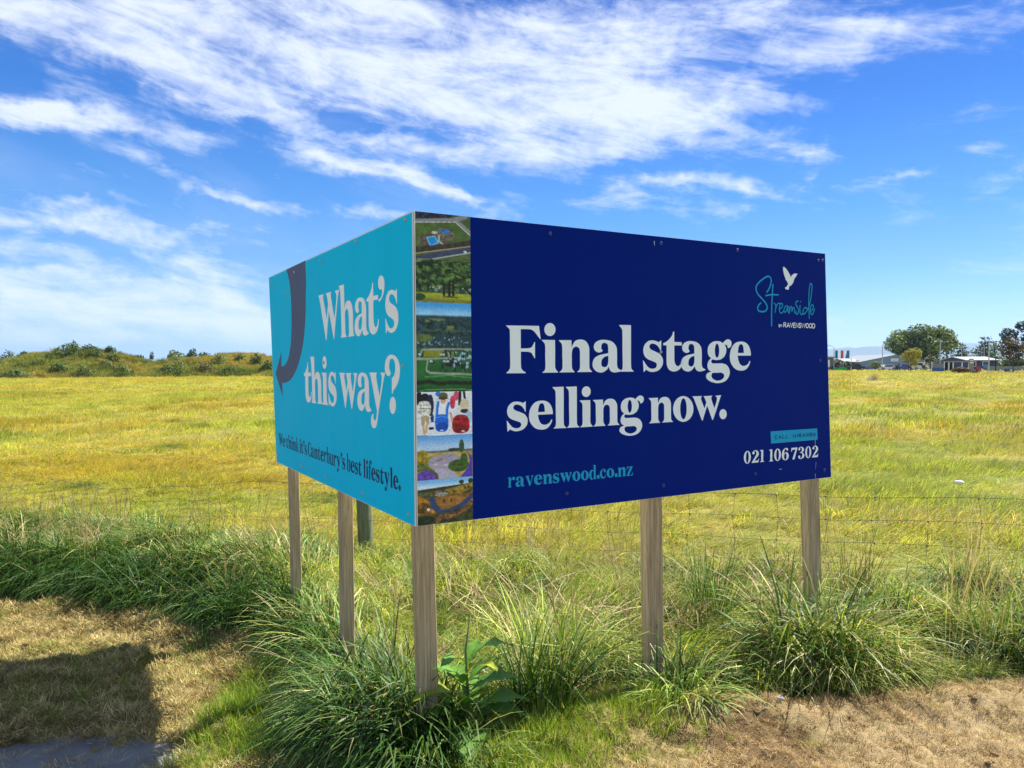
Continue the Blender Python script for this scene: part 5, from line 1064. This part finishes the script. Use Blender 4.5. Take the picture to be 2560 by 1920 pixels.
def house(name, label, c, size, ridge, wallm, roofm, axis=0, over=.3, windows=(), cat='house', door=None, ridge_off=0.0):
    """gabled building: c base centre, size (along x, along y, eaves), ridge height above eaves; axis 0 = ridge along x"""
    r = root(name, label, cat, c); c = np.asarray(c, float); sx, sy, e = size
    m = MB(); m.box(c + [0, 0, e / 2 - .2], (sx, sy, e + .4))
    if axis == 0:
        for s in (-1, 1): m.add([c + [s * sx / 2, -sy / 2, e], c + [s * sx / 2, sy / 2, e], c + [s * sx / 2, ridge_off, e + ridge]], [(0, 1, 2)])
    else:
        for s in (-1, 1): m.add([c + [-sx / 2, s * sy / 2, e], c + [sx / 2, s * sy / 2, e], c + [ridge_off, s * sy / 2, e + ridge]], [(0, 1, 2)])
    m.build('wall', wallm, r)
    m = MB(); o = over
    if axis == 0:
        for s in (-1, 1):
            y1 = s * (sy / 2 + o); zz = e - o * ridge / (sy / 2); m.prism([(0, 0), (0, .12), (1, .12), (1, 0)], c + [-sx / 2 - o, y1, zz], np.array([0, -y1 + ridge_off, ridge + e - zz]), [0, 0, 1], [1, 0, 0], sx + 2 * o)
    else:
        for s in (-1, 1):
            x1 = s * (sx / 2 + o); zz = e - o * ridge / (sx / 2); m.prism([(0, 0), (0, .12), (1, .12), (1, 0)], c + [x1, -sy / 2 - o, zz], np.array([-x1 + ridge_off, 0, ridge + e - zz]), [0, 0, 1], [0, 1, 0], sy + 2 * o)
    m.build('roof', roofm, r)
    for x, z, w, h in windows:
        f = MB(); y = -sy / 2 - .02
        for q in ((x - w / 2, z, .08, h), (x + w / 2, z, .08, h)): f.box(c + [q[0], y, q[1]], (q[2], .08, q[3] + .08))
        for q in ((x, z - h / 2), (x, z + h / 2)): f.box(c + [q[0], y, q[1]], (w - .08, .08, .08))
        fo = sub(f.build('window', M_WHITE, r), r); MB().box(c + [x, y + .01, z], (w - .08, .02, h - .08)).build('pane', M_GLASS, fo)
    if door:
        x, w, h = door; MB().box(c + [x, -sy / 2 - .03, h / 2], (w, .06, h)).build('door', M_DARKBLUE, r)
    return r
M_WHITE = mat('white_paint', (.72, .73, .74), .6, .3); M_GLASS = mat('dark_glass', (.03, .04, .05), .1, .6); M_DARKBLUE = mat('dark_blue_paint', (.025, .04, .09), .6)
def ribbed(name, col, sc=3.0):
    m = mat(name, col, .55, .35, 0, .08, .6); t = NT(m.node_tree); b = m.node_tree.nodes['Principled BSDF']; co = t.n('ShaderNodeTexCoord'); w = t.n('ShaderNodeTexWave', bands_direction='X'); t.link(co.outputs['Object'], w.inputs[0]); w.inputs['Scale'].default_value = sc
    bp = t.n('ShaderNodeBump'); bp.inputs['Strength'].default_value = .5; bp.inputs['Distance'].default_value = .04; t.link(w.outputs[1], bp.inputs['Height']); t.link(bp.outputs[0], b.inputs['Normal']); return m
M_SHED = ribbed('blue_grey_cladding', (.17, .26, .44)); M_SHED2 = ribbed('dark_cladding', (.07, .10, .17)); M_ROOFL = ribbed('pale_roofing', (.25, .27, .29)); M_GREYB = ribbed('grey_cladding', (.10, .11, .14)); M_NAVYW = ribbed('navy_cladding', (.04, .05, .13)); M_GREYW = mat('grey_fence_paint', (.22, .23, .22), .85, .2, 0, .1, 2)
M_STEEL = mat('lamp_steel', (.42, .44, .46), .5, .4, .3); M_ROOFG = ribbed('grey_green_roofing', (.22, .25, .26))
def gpos(px, D): p = at(px, 930, D); return np.array([p[0], D, float(gz(p[0], D))])
def px2w(px, py, D): return at(px, py, D)
# grey office at the edge of the navy board
DB = 165.0
a, b = px2w(2060, 0, DB)[0], px2w(2089, 0, DB)[0]; top = px2w(2075, 895, DB)[2]; g0 = float(gz((a + b) / 2, DB))
off = root('office_building', 'flat-roofed dark grey building at the right edge of the navy board', 'building', ((a + b) / 2 - 6, DB + 4, g0)); oc = np.array([(a + b) / 2 - 6, DB + 4, g0])
MB().box(oc + [0, 0, (top - g0) / 2], (b - a + 12, 8, top - g0)).build('wall', M_GREYB, off); MB().box(oc + [0, 0, top - g0 + .15], (b - a + 12.6, 8.6, .3)).build('roof', mat('flat_roofing', (.2, .2, .22), .8), off)
for q, wm in ((-.6, M_WHITE), (-1.5, M_GLASS), (-2.6, M_WHITE), (1.0, M_GLASS)): MB().box(oc + [(b - a + 12) / 2 + q * 1.0 - .5, -4.03, (top - g0) * .55], (.55, .06, (top - g0) * .62)).build('window', wm, off)
# long blue-grey shed
DS = 175.0
xa, xr, xb = (px2w(q, 0, DS)[0] for q in (2158, 2246, 2334)); ev = px2w(2200, 905, DS)[2]; rd = px2w(2242, 887.5, DS)[2]; g0 = float(gz(xr, DS)); cx_ = (xa + xb) / 2
shed = house('shed', 'long blue-grey gabled shed with a white sign behind the orange tree', (cx_, DS + 10, g0), (xb - xa, 20, ev - g0), rd - ev, M_SHED, M_ROOFG, 1, .3, cat='shed')
s0, s1 = px2w(2227, 896.5, DS - .2), px2w(2246, 903.5, DS - .2)
sb = sub(MB().box((s0 + s1) / 2 + [0, 0, 0], (s1[0] - s0[0], .1, s0[2] - s1[2])).build('sign_board', M_WHITE, shed), shed)
MB().box((s0 + s1) / 2 + [.1, -.07, -.02], ((s1[0] - s0[0]) * .78, .03, .14)).build('lettering', mat('grey_print', (.25, .3, .36), .6), sb)
xc, xd = px2w(2129, 0, DS + 2)[0], px2w(2165, 0, DS + 2)[0]; e2 = px2w(2140, 905, DS)[2]
house('shed', 'low dark shed with a pale roof left of the long blue-grey shed', ((xc + xd) / 2, DS + 8, g0), (xd - xc, 9, e2 - g0), px2w(2140, 897.5, DS + 8)[2] - e2, M_SHED2, M_ROOFL, 0, .3, cat='shed', door=(1.2, 1.2, 2.1))
# house with pale roof and carport
DH = 135.0
xa, xb = px2w(2426, 0, DH)[0], px2w(2505, 0, DH)[0]; ev = px2w(2460, 901, DH)[2]; rd = px2w(2460, 893, DH + 3)[2]; g0 = float(gz((xa + xb) / 2, DH))
house('house', 'navy house with a pale metal roof behind the tall poles', ((xa + xb) / 2, DH + 4, g0), (xb - xa, 8, ev - g0), rd - ev, M_NAVYW, M_ROOFL, 0, .25, windows=((-1.6, 1.25, .9, .9), (.6, 1.3, 1.1, .8)), door=(2.0, .9, 2.0))
p0, p1 = px2w(2368, 904, DH - 6), px2w(2424, 904, DH - 6); g0 = float(gz(p0[0], DH - 6)); cc = (p0 + p1) / 2
cp_ = root('carport', 'flat-roofed open carport with pale posts left of the navy house', 'carport', (cc[0], cc[1] + 2, g0)); MB().box(cc + [0, 2.2, 0], (p1[0] - p0[0] + .3, 5, .22)).build('roof', M_GREYW, cp_); MB().box(np.array([cc[0], DH - 1.6, (g0 + cc[2]) / 2]), (p1[0] - p0[0], .12, cc[2] - g0 - .12)).build('wall', M_DARK, cp_)
for px in (2372, 2383, 2405, 2422): q = px2w(px, 904, DH - 6); MB().box((q[0], DH - 6, (g0 - .2 + q[2]) / 2), (.16, .16, q[2] - g0 + .1)).build('post', M_WHITE, cp_)
# street lamps, poles, flags
def lamp(label, px, py, D, arm, ln):
    g = gpos(px, D); t = px2w(px, py, D); h = t[2] - g[2]; r = root('street_lamp', label, 'street lamp', g, 'street lamps along the road')
    MB().tube([g + [0, 0, -.2], g + [0, 0, h * .75], g + [0, 0, h - .5], g + [arm * ln * .15, 0, h - .12], g + [arm * ln * .45, 0, h], g + [arm * ln, 0, h + .05]], [.10, .08, .06, .05, .045, .04], 8).build('pole', M_STEEL, r)
    MB().prism([(-.35, 0), (.35, -.02), (.4, .1), (-.25, .14)], g + [arm * ln, -.12, h], [1, 0, 0], [0, 0, 1], [0, 1, 0], .24).build('lamp_head', M_STEEL, r)
lamp('curved street lamp nearest the navy board, its arm reaching left', 2085, 865, 150, -1, 1.0); lamp('curved street lamp in front of the long blue-grey shed', 2206, 857, 150, 1, .95)
def pole(label, px, py, D, r=.08, m=None, cat='pole', base=None):
    g = gpos(px, D); t = px2w(px, py, D); rr = root('pole', label, cat, g, 'tall poles near the houses')
    h = t[2] - g[2]; MB().tube([g + [0, 0, -.2], g + [0, 0, h]], [r * 1.2, r * .85], 8).build('shaft', m or M_STEEL, rr); MB().box(g + [0, 0, h + .03], (r * 2.6, r * 2.6, .06)).build('cap', m or M_STEEL, rr)
pole('pale pole standing against the big round tree', 2350, 850, 125); pole('grey pole between the big round tree and the dark conifer', 2404, 859, 140, .07); pole('tallest grey pole, in front of the pale-roofed house', 2472, 855, 120, .09); pole('thin grey pole above the roof ridge, left of another thin pole', 2454, 868, 150, .05); pole('thin grey pole above the roof beside the tallest pole', 2460, 866, 150, .06)
pole('short black pole left of the red-brown tree', 2489, 894, 112, .07, mat('black_pole', (.015, .015, .02), .6)); pole('short pale pole right of the flags', 2128, 896, 150, .07)
M_FLT = mat('teal_cloth', (.02, .20, .28), .8, .1, 0, .2, 1); M_FLR = mat('red_cloth', (.62, .10, .10), .8, .1, 0, .2, 1); M_FLB = mat('patterned_cloth', (.05, .22, .33), .8, .1, 0, .5, 2.2)
for lab, px, m, sk in (('plain teal banner flag, leftmost of three', 2091, M_FLT, 0), ('red banner flag between two teal ones', 2105, M_FLR, .05), ('patterned teal banner flag with a ragged right edge', 2120, M_FLB, .3)):
    D = 152; g = gpos(px, D); z1, z0 = px2w(px, 876, D)[2] - g[2], px2w(px, 896, D)[2] - g[2]; w = 6 / FPX * D; r = root('flag', lab, 'flag', g, 'banner flags on poles')
    MB().tube([g + [w / 2 + .03, 0, -.2], g + [w / 2 + .03, 0, z1 + .1]], .03, 6).build('pole', M_WHITE, r)
    nb = 7; V, F = [], []
    for i in range(nb):
        t = i / (nb - 1); z = z1 + (z0 - z1) * t; off_ = -sk * t; wv = .06 * math.sin(t * 7 + px)
        V += [g + [-w / 2 + off_, wv + .05, z], g + [0, -wv, z], g + [w / 2, 0, z]]
    for i in range(nb - 1): F += [(3 * i + j, 3 * i + j + 1, 3 * i + j + 4, 3 * i + j + 3) for j in (0, 1)]
    MB().add(V, F).build('cloth', m, r, True)
# trees on the right
def rtree(name, lab, px, pyb, D, w, h, n, size, cols, seed, trunk=None, gap=.42, zc=.6, hh=.8, nl=10, cat='tree', bark=None, k=.42, shell=.55):
    g = gpos(px, D); tree(name, lab, cat, g, lobes(w, h * hh, h * zc, nl, seed, w * .8, k), n, size, cols, trunk or (h * .55, max(.07, h * .02)), seed, None, gap, bark, 0, shell)
g = gpos(2306, 190)
sc = 190 / FPX
blb = [(-64 * sc, 0, 60 * sc, 30 * sc, 30 * sc, 22 * sc), (-40 * sc, 3, 78 * sc, 32 * sc, 30 * sc, 22 * sc), (-8 * sc, 0, 90 * sc, 34 * sc, 30 * sc, 22 * sc), (26 * sc, -2, 84 * sc, 34 * sc, 32 * sc, 22 * sc), (56 * sc, 0, 74 * sc, 28 * sc, 28 * sc, 24 * sc), (72 * sc, 0, 60 * sc, 16 * sc, 20 * sc, 16 * sc), (-50 * sc, 0, 46 * sc, 22 * sc, 24 * sc, 18 * sc), (-28 * sc, 0, 30 * sc, 30 * sc, 26 * sc, 24 * sc), (10 * sc, -3, 58 * sc, 44 * sc, 34 * sc, 30 * sc), (48 * sc, 0, 48 * sc, 24 * sc, 26 * sc, 20 * sc), (15 * sc, 0, 26 * sc, 46 * sc, 26 * sc, 26 * sc)]
blb += [(-20 * sc, 2, 66 * sc, 40 * sc, 34 * sc, 30 * sc), (30 * sc, 2, 62 * sc, 36 * sc, 34 * sc, 32 * sc), (-40 * sc, 2, 60 * sc, 34 * sc, 30 * sc, 26 * sc)]
tree('broad_tree', 'very wide round-topped green tree behind the long shed', 'tree', g, blb, 9000, .40, GRT, (5.5, .45), 700, gap=.36, shell=.35)
rtree('autumn_tree', 'round tree turning orange and yellow in front of the shed', 2276, 930, 118, 3.4, 3.9, 2000, .12, [(.30, .26, .02), (.34, .26, .025), (.26, .25, .035), (.16, .20, .03)], 701, (1.9, .06), .33, .60, .86, 14)
rtree('autumn_tree', 'dark red-brown round tree at the right edge of the picture', 2533, 930, 104, 4.9, 5.2, 2200, .14, [(.085, .05, .022), (.11, .055, .022), (.06, .05, .02), (.075, .075, .025), (.045, .05, .02)], 702, (2.4, .08), .33, .64, .76, 14)
MAG = [(.035, .045, .022), (.05, .055, .028), (.04, .05, .025), (.45, .42, .36)]
rtree('magnolia_tree', 'small dark tree dotted with pale flowers beside the blue bus shelter', 2326, 930, 122, 2.5, 3.0, 760, .12, MAG, 703, (1.5, .05), .38, .62, .7); rtree('magnolia_tree', 'flowering small tree under the red flag', 2096, 930, 150, 2.3, 2.3, 520, .14, MAG, 704, (1.2, .05), .4, .62, .7)
rtree('magnolia_tree', 'darker flowering tree right of the patterned flag', 2118, 930, 150, 1.9, 2.2, 480, .14, MAG[:3] + MAG[:1] + MAG[1:2] + MAG[3:], 705, (1.1, .05), .38, .6, .72)
rtree('willow_shrub', 'airy pale grey-green shrub in front of the long shed', 2188, 930, 140, 3.1, 2.2, 1300, .11, [(.15, .19, .10), (.19, .22, .13), (.11, .15, .07)], 706, (.9, .05), .34, .55, .9, shell=.2); rtree('small_bush', 'tiny pale-topped bush left of the airy grey-green shrub', 2169, 930, 134, .8, 1.0, 160, .10, [(.2, .22, .1), (.08, .10, .04)], 707, (.4, .03), .3, .6, .8, cat='bush')
rtree('conifer_shrub', 'small dark conifer against the blue shed wall', 2243, 930, 138, 1.0, 1.6, 300, .10, DKT, 708, (.6, .04), .3, .55, .95); rtree('small_tree', 'small dark round tree right of the orange tree', 2309, 930, 116, .85, 1.35, 260, .08, [(.05, .06, .022), (.07, .07, .025)], 709, (.7, .03), .3, .7, .55)
def conifer(lab, px, top, D, w, n, seed, tiers=7, skew=0.0):
    g = gpos(px, D); h = px2w(px, top, D)[2] - g[2]; gg = np.random.default_rng(seed); B = []
    for i in range(tiers):
        t = i / (tiers - 1); z = h * (.22 + .72 * t); rw = w * (1 - t * .72) * .5
        for s in (-1, 1, 0, -.5, .5): B.append((s * rw * gg.uniform(.35, .75) + skew * t, gg.normal(0, rw * .3), z + gg.uniform(-.2, .2) * h / tiers, rw * gg.uniform(.45, .7), rw * .55, h / tiers * .46))
    tree('conifer', lab, 'conifer tree', g, B, n, .30, DKT, (h * .9, .22), seed, gap=.30, flat=.4, shell=.2)
conifer('dark layered cedar behind the pale-roofed house', 2462, 841, 200, 9.0, 2200, 720); conifer('smaller dark conifer between the grey pole and the cedar', 2406, 858, 205, 8.4, 1700, 721, 6); conifer('dark conifer mass right of the cedar', 2486, 852, 215, 9.0, 1600, 722, 6)
g = gpos(2540, 185); sc = 185 / FPX
tree('gum_tree', 'tall open gum tree rising behind the red-brown tree', 'tree', g, [(-24 * sc, 0, 86 * sc, 17 * sc, 12 * sc, 15 * sc), (-8 * sc, 0, 84 * sc, 14 * sc, 12 * sc, 12 * sc), (-18 * sc, 0, 70 * sc, 15 * sc, 12 * sc, 10 * sc), (14 * sc, 0, 110 * sc, 14 * sc, 10 * sc, 9 * sc), (24 * sc, 0, 98 * sc, 15 * sc, 10 * sc, 12 * sc), (4 * sc, 0, 104 * sc, 7 * sc, 8 * sc, 5 * sc), (30 * sc, 0, 78 * sc, 18 * sc, 12 * sc, 14 * sc), (40 * sc, 0, 60 * sc, 30 * sc, 12 * sc, 26 * sc)], 1900, .34, [(.035, .055, .04), (.05, .07, .05), (.03, .045, .03)], (8.5, .2), 723, gap=.44, bark=M_BARKP)
rtree('red_bush', 'heap of dark red-brown bushes in the field before the carport', 2400, 930, 100, 3.2, 1.25, 1500, .11, [(.13, .07, .05), (.09, .05, .035), (.16, .10, .075), (.06, .05, .03)], 724, (.5, .05), .34, .42, .95, cat='bush', shell=.2); rtree('red_bush', 'low dark end of the red-brown bush heap', 2432, 930, 100, 2.4, .7, 620, .10, [(.05, .04, .025), (.07, .05, .035)], 725, (.3, .04), .34, .4, .9, cat='bush', shell=.2)
rtree('broad_bush', 'dark broad bush behind the board fence at the right edge', 2545, 930, 160, 6.5, 3.2, 1200, .28, DKT, 730, (1.6, .1), .34, .5, .95, cat='bush', shell=.25); rtree('broad_bush', 'green bush between the navy house and the red-brown tree', 2512, 930, 165, 5.0, 2.6, 900, .26, GRT, 731, (1.2, .1), .34, .5, .95, cat='bush', shell=.25)
# heap of cut brush with a white stake
gb = np.array([at(2186, 957, 66)[0], 66.0, 0]); gb[2] = float(gz(gb[0], 66))
br = root('brush_heap', 'grey heap of dead brush lying in the field', 'brush heap', gb); m = MB(); g_ = np.random.default_rng(9)
for i in range(240):
    a = g_.uniform(0, 6.28); q = abs(g_.normal(0, .34)); p = np.array([1.15 * q * math.cos(a), q * math.sin(a), max(0.02, .62 * (1 - q) * g_.random())]); d = g_.normal(0, 1, 3); d[2] = abs(d[2]) * .5; d /= np.linalg.norm(d); L = g_.uniform(.12, .4)
    m.tube([gb + p, gb + p + d * L], [.008, .003], 3, False)
m.build('twigs', mat('dead_twigs', (.20, .19, .17), .9, .1, 0, .2, 5), br)
st = at(2176, 956, 65.4); sz = float(gz(st[0], 65.4)); so_ = root('stake', 'white stake standing at the left of the dead brush heap', 'stake', (st[0], 65.4, sz)); MB().tube([(st[0] - .01, 65.4, sz - .1), (st[0], 65.4, sz + .3), (st[0] + .03, 65.4, sz + .62)], [.025, .022, .018], 6).build('shaft', M_WHITE, so_); MB().box((st[0] + .03, 65.4, sz + .63), (.07, .05, .09)).build('tip', M_WHITE, so_)
# vehicles, far off along the road
M_TYRE = mat('tyre_rubber', (.02, .02, .02), .8); M_RIM = mat('wheel_rim', (.4, .4, .42), .4, .5, .6)
def car(name, lab, cat, px, D, L, H, col, prof, cab):
    g = gpos(px, D); r = root(name, lab, cat, g, 'vehicles parked along the far road'); k = np.array([L, H]); m_ = mat(name + '_paint', col, .3, .5, coat=.4)
    MB().prism([(q[0] * L - L / 2, q[1] * H) for q in prof], g + [0, -.85, 0], [1, 0, 0], [0, 0, 1], [0, 1, 0], 1.7).build('body', m_, r)
    MB().prism([(q[0] * L - L / 2, q[1] * H) for q in cab], g + [0, -.87, 0], [1, 0, 0], [0, 0, 1], [0, 1, 0], 1.74).build('window', M_GLASS, r)
    for x in (-.31, .31):
        for y in (-.78, .78):
            w = sub(MB().tube([g + [x * L, y - .1, .31], g + [x * L, y + .1, .31]], .31, 14).build('wheel', M_TYRE, r), r); MB().tube([g + [x * L, y - .115, .31], g + [x * L, y + .115, .31]], .18, 10).build('rim', M_RIM, w)
    for x in (0.015, .985): MB().box(g + [(x - .5) * L, -.55, H * .48], (.08, .35, .14)).build('lamp', M_WHITE, r)
HB = [(0, .22), (0, .5), (.04, .62), (.2, .66), (.32, 1), (.72, 1), (.93, .64), (1, .55), (1, .22)]; HC = [(.245, .68), (.345, .93), (.70, .93), (.85, .68)]
UT = [(0, .25), (0, .62), (.42, .64), (.44, 1), (.68, 1), (.8, .68), (1, .6), (1, .25)]; UC = [(.455, .66), (.46, .93), (.66, .93), (.76, .68)]
car('utility_truck', 'dark utility truck parked right of the green netting', 'truck', 2136, 152, 3.6, 1.35, (.02, .022, .03), UT, UC); car('parked_car', 'white car in front of the long shed', 'car', 2216, 150, 3.4, 1.15, (.7, .71, .72), HB, HC); car('parked_car', 'bright blue car left of the orange tree trunk', 'car', 2257, 146, 2.6, 1.25, (.03, .05, .35), HB, HC); car('parked_car', 'white van-like car right of the orange tree', 'car', 2297, 150, 3.0, 1.6, (.62, .62, .6), [(0, .2), (0, .7), (.1, 1), (.95, 1), (1, .8), (1, .2)], [(.08, .62), (.16, .9), (.6, .9), (.6, .62)])
g = gpos(2084, 151); tr_ = root('trailer', 'low dark trailer left of the green netting', 'trailer', g); MB().box(g + [0, 0, .55], (1.5, 1.2, .3)).build('bed', M_DARK, tr_); MB().box(g + [0, -.58, .82], (1.5, .05, .22)).build('side_board', M_DARK, tr_)
for x in (-.3, .3): MB().tube([g + [x, -.65, .24], g + [x, -.5, .24]], .24, 12).build('wheel', M_TYRE, tr_)
M_NET = mat('green_netting', (.01, .33, .09), .7, .2, 0, .2, 3); x0, x1 = at(2092, 0, 149)[0], at(2123, 0, 149)[0]; g = gpos(2107, 149); nf = root('safety_netting', 'bright green safety netting strung low under the flags', 'netting', g)
m = MB(); N = 12; V = [];
for i in range(N + 1): x = x0 + (x1 - x0) * i / N; zt = .66 + .07 * math.sin(i * 1.3); V += [(x, 149 + .06 * math.sin(i * 2), g[2] - .05), (x, 149, g[2] + zt)]
m.add(V, [(2 * i, 2 * i + 2, 2 * i + 3, 2 * i + 1) for i in range(N)]).build('net', M_NET, nf)
for i in range(0, N + 1, 3): x = x0 + (x1 - x0) * i / N; MB().tube([(x, 149.05, g[2] - .2), (x, 149.05, g[2] + .78)], .02, 5).build('stake', M_DARK, nf)
# walls, shelter, bins, signs on the right
g = gpos(2345, 118); bs_ = root('bus_shelter', 'blue and white low shelter panel beside the flowering tree', 'shelter', g); w = 31 / FPX * 118
MB().box(g + [0, 0, .42], (w, .1, .5)).build('panel', mat('shelter_blue', (.03, .12, .30), .5), bs_); MB().box(g + [0, -.02, .10], (w, .1, .12)).build('kick_board', M_WHITE, bs_); MB().box(g + [0, .6, 1.75], (w + .2, 1.5, .12)).build('roof', M_NAVYW, bs_); MB().box(g + [0, .05, 1.05], (w, .03, .72)).build('pane', mat('grey_pane', (.16, .18, .24), .2, .5), bs_)
for s in (-1, 1): MB().box(g + [s * w / 2, 0, .85], (.1, .1, 1.75)).build('post', M_WHITE, bs_)
g = gpos(2428, 116); ps = root('pylon_sign', 'grey pylon sign with two white panels beside the carport', 'sign', g); MB().box(g + [0, 0, 1.0], (.62, .2, 2.2)).build('body', M_GREYW, ps)
for z in (1.85, 1.5): MB().box(g + [0, -.12, z], (.42 if z > 1.6 else .55, .04, .2)).build('panel', M_WHITE, ps)
g = gpos(2447, 117); rb = root('red_board', 'red slanted board leaning beside the navy house', 'board', g); MB().prism([(-.45, -.1), (.4, -.1), (.5, .75), (.2, .98), (-.45, .95)], g, [1, .2, 0], [0, .1, 1], [0, 1, 0], .08).build('panel', mat('red_board_paint', (.28, .03, .035), .6, .3, 0, .15, 3), rb); MB().box(g + [.3, .3, .4], (.06, .4, .06)).build('strut', M_DARK, rb)
g = gpos(2459, 116); dp = root('leaning_pole', 'white pole leaning beside the red board', 'pole', g); MB().tube([g + [-.35, 0, .62], g + [.3, 0, -.05]], .035, 6).build('shaft', M_WHITE, dp); MB().box(g + [-.35, 0, .63], (.08, .08, .04)).build('cap', M_WHITE, dp)
g = gpos(2464, 124); bb_ = root('blue_board', 'small bright blue board on the navy house front', 'board', g); MB().box(g + [0, 0, .85], (.65, .06, .6)).build('panel', mat('bright_blue', (.03, .20, .55), .5), bb_)
for s in (-1, 1): MB().box(g + [s * .28, .05, .35], (.05, .05, .8)).build('leg', M_STEEL, bb_)
x0, x1 = at(2476, 0, 122)[0], at(2620, 0, 122)[0]; g = gpos(2540, 122); fw = root('board_fence', 'long grey board fence behind the red-brown tree', 'fence', g); nbd = 26; bm = mesh_np('board', MB().box((0, 0, 0), ((x1 - x0) / nbd - .015, .04, .95)).V, MB().box((0, 0, 0), (1, 1, 1)).F); bm.materials.append(M_GREYW)
for i in range(nbd):
    o = bpy.data.objects.new('board', bm); COL.objects.link(o); o.parent = fw; o.location = (x0 + (x1 - x0) * (i + .5) / nbd - g[0], random.uniform(-.01, .01), .42 + random.uniform(-.015, .015))
MB().box(((x0 + x1) / 2, 122.05, g[2] + .7), (x1 - x0, .05, .08)).build('rail', M_GREYW, fw)
for px, lab in ((2517, 'blue wheelie bin with a white front by the board fence, left one'), (2527, 'white-fronted bin right of the blue wheelie bin')):
    g = gpos(px, 108); q = root('wheelie_bin', lab, 'bin', g, 'bins by the board fence'); MB().prism([(-.2, 0), (.2, 0), (.26, .55), (-.26, .55)], g + [0, -.2, 0], [1, 0, 0], [0, 0, 1], [0, 1, 0], .45).build('body', mat('bin_body', (.03, .08, .2) if px < 2520 else (.45, .52, .62), .5), q); MB().box(g + [0, .02, .58], (.54, .52, .06)).build('lid', mat('bin_lid', (.02, .07, .25), .5), q)
for px, lab in ((2501, 'short white marker post left of the bins'), (2555, 'short white marker post at the right edge')):
    g = gpos(px, 106); q = root('marker_post', lab, 'marker post', g, 'white marker posts'); MB().box(g + [0, 0, .22], (.13, .13, .55)).build('shaft', M_WHITE, q); MB().box(g + [0, 0, .51], (.17, .17, .05)).build('cap', M_WHITE, q)
x0, x1 = at(2050, 0, 156)[0], at(2096, 0, 156)[0]; g = gpos(2073, 156); cw = root('low_wall', 'low grey concrete wall at the right edge of the navy board', 'wall', g); MB().box(((x0 + x1) / 2, 156, g[2] + .3), (x1 - x0, .2, .8)).build('face', M_GREYW, cw); MB().box(((x0 + x1) / 2, 156, g[2] + .73), (x1 - x0 + .1, .3, .06)).build('coping', M_ROOFL, cw)
# small white roof in the dip between the mounds
g = gpos(376, 170); house('far_house', 'tiny house with a white roof in the dip between the mounds', (g[0], 170, g[2]), (4.4, 4, 1.8), 1.3, M_WHITE, M_ROOFL, 0, .3, cat='house')

HAZE = 8e-5
# ------------------------------------------------------------------ mountains and the air in between
def mountains(prof, D, name, seed, dep):
    X = np.array([at(a, b, D)[0] for a, b in prof]); H = np.array([at(a, b, D)[2] for a, b in prof]); xs = np.linspace(X.min(), X.max(), 260); ys = np.linspace(D - dep, D + dep, 40)
    GX, GY = np.meshgrid(xs, ys); f = np.clip(1 - np.abs(GY - D) / dep, 0, 1); h = np.interp(xs, X, H)[None, :]
    Z = -20 + (h + 20) * f + h * .5 * (fbm(GX / 700, GY / 700, seed, 5, .55) - .5) * f * (1.0 - f) * 2
    k = len(xs); I, J = np.meshgrid(np.arange(k - 1), np.arange(len(ys) - 1)); b = (J * k + I).ravel(); F = np.stack([b, b + 1, b + k + 1, b + k], 1)
    obj(name, mesh_np(name, np.stack([GX.ravel(), GY.ravel(), Z.ravel()], 1), F, smooth=True), M_MTN, kind='structure')
M_MTN = mat('mountain_land', (.10, .11, .07), .95, .05, 0, .3, .002)
DM = 9000.0
mountains([(1500, 905), (1700, 880), (1900, 872), (2000, 876), (2069, 872), (2095, 870), (2118, 867), (2130, 871), (2160, 866), (2206, 864), (2230, 861), (2260, 868), (2320, 862), (2380, 860), (2412, 857), (2445, 858), (2500, 866), (2600, 860), (2800, 880), (3100, 906)], DM, 'mountain_range', 801, 2300)
mountains([(-300, 905), (100, 906), (300, 904), (378, 899), (392, 895), (405, 897), (425, 899), (470, 904), (700, 902), (900, 906)], DM + 1500, 'mountain_range', 802, 1800)
hz_m = bpy.data.materials.new('air'); hz_m.use_nodes = True; t = NT(hz_m.node_tree); hz_m.node_tree.nodes.remove(hz_m.node_tree.nodes['Principled BSDF']); pv = t.n('ShaderNodeVolumePrincipled')
pv.inputs['Color'].default_value = (.42, .64, 1.0, 1); pv.inputs['Density'].default_value = HAZE; pv.inputs['Anisotropy'].default_value = .2
t.link(pv.outputs[0], hz_m.node_tree.nodes['Material Output'].inputs['Volume'])
if HAZE > 0: MB().box((0, 0, 148), (34000, 34000, 340)).build('haze', hz_m, None, kind='stuff')
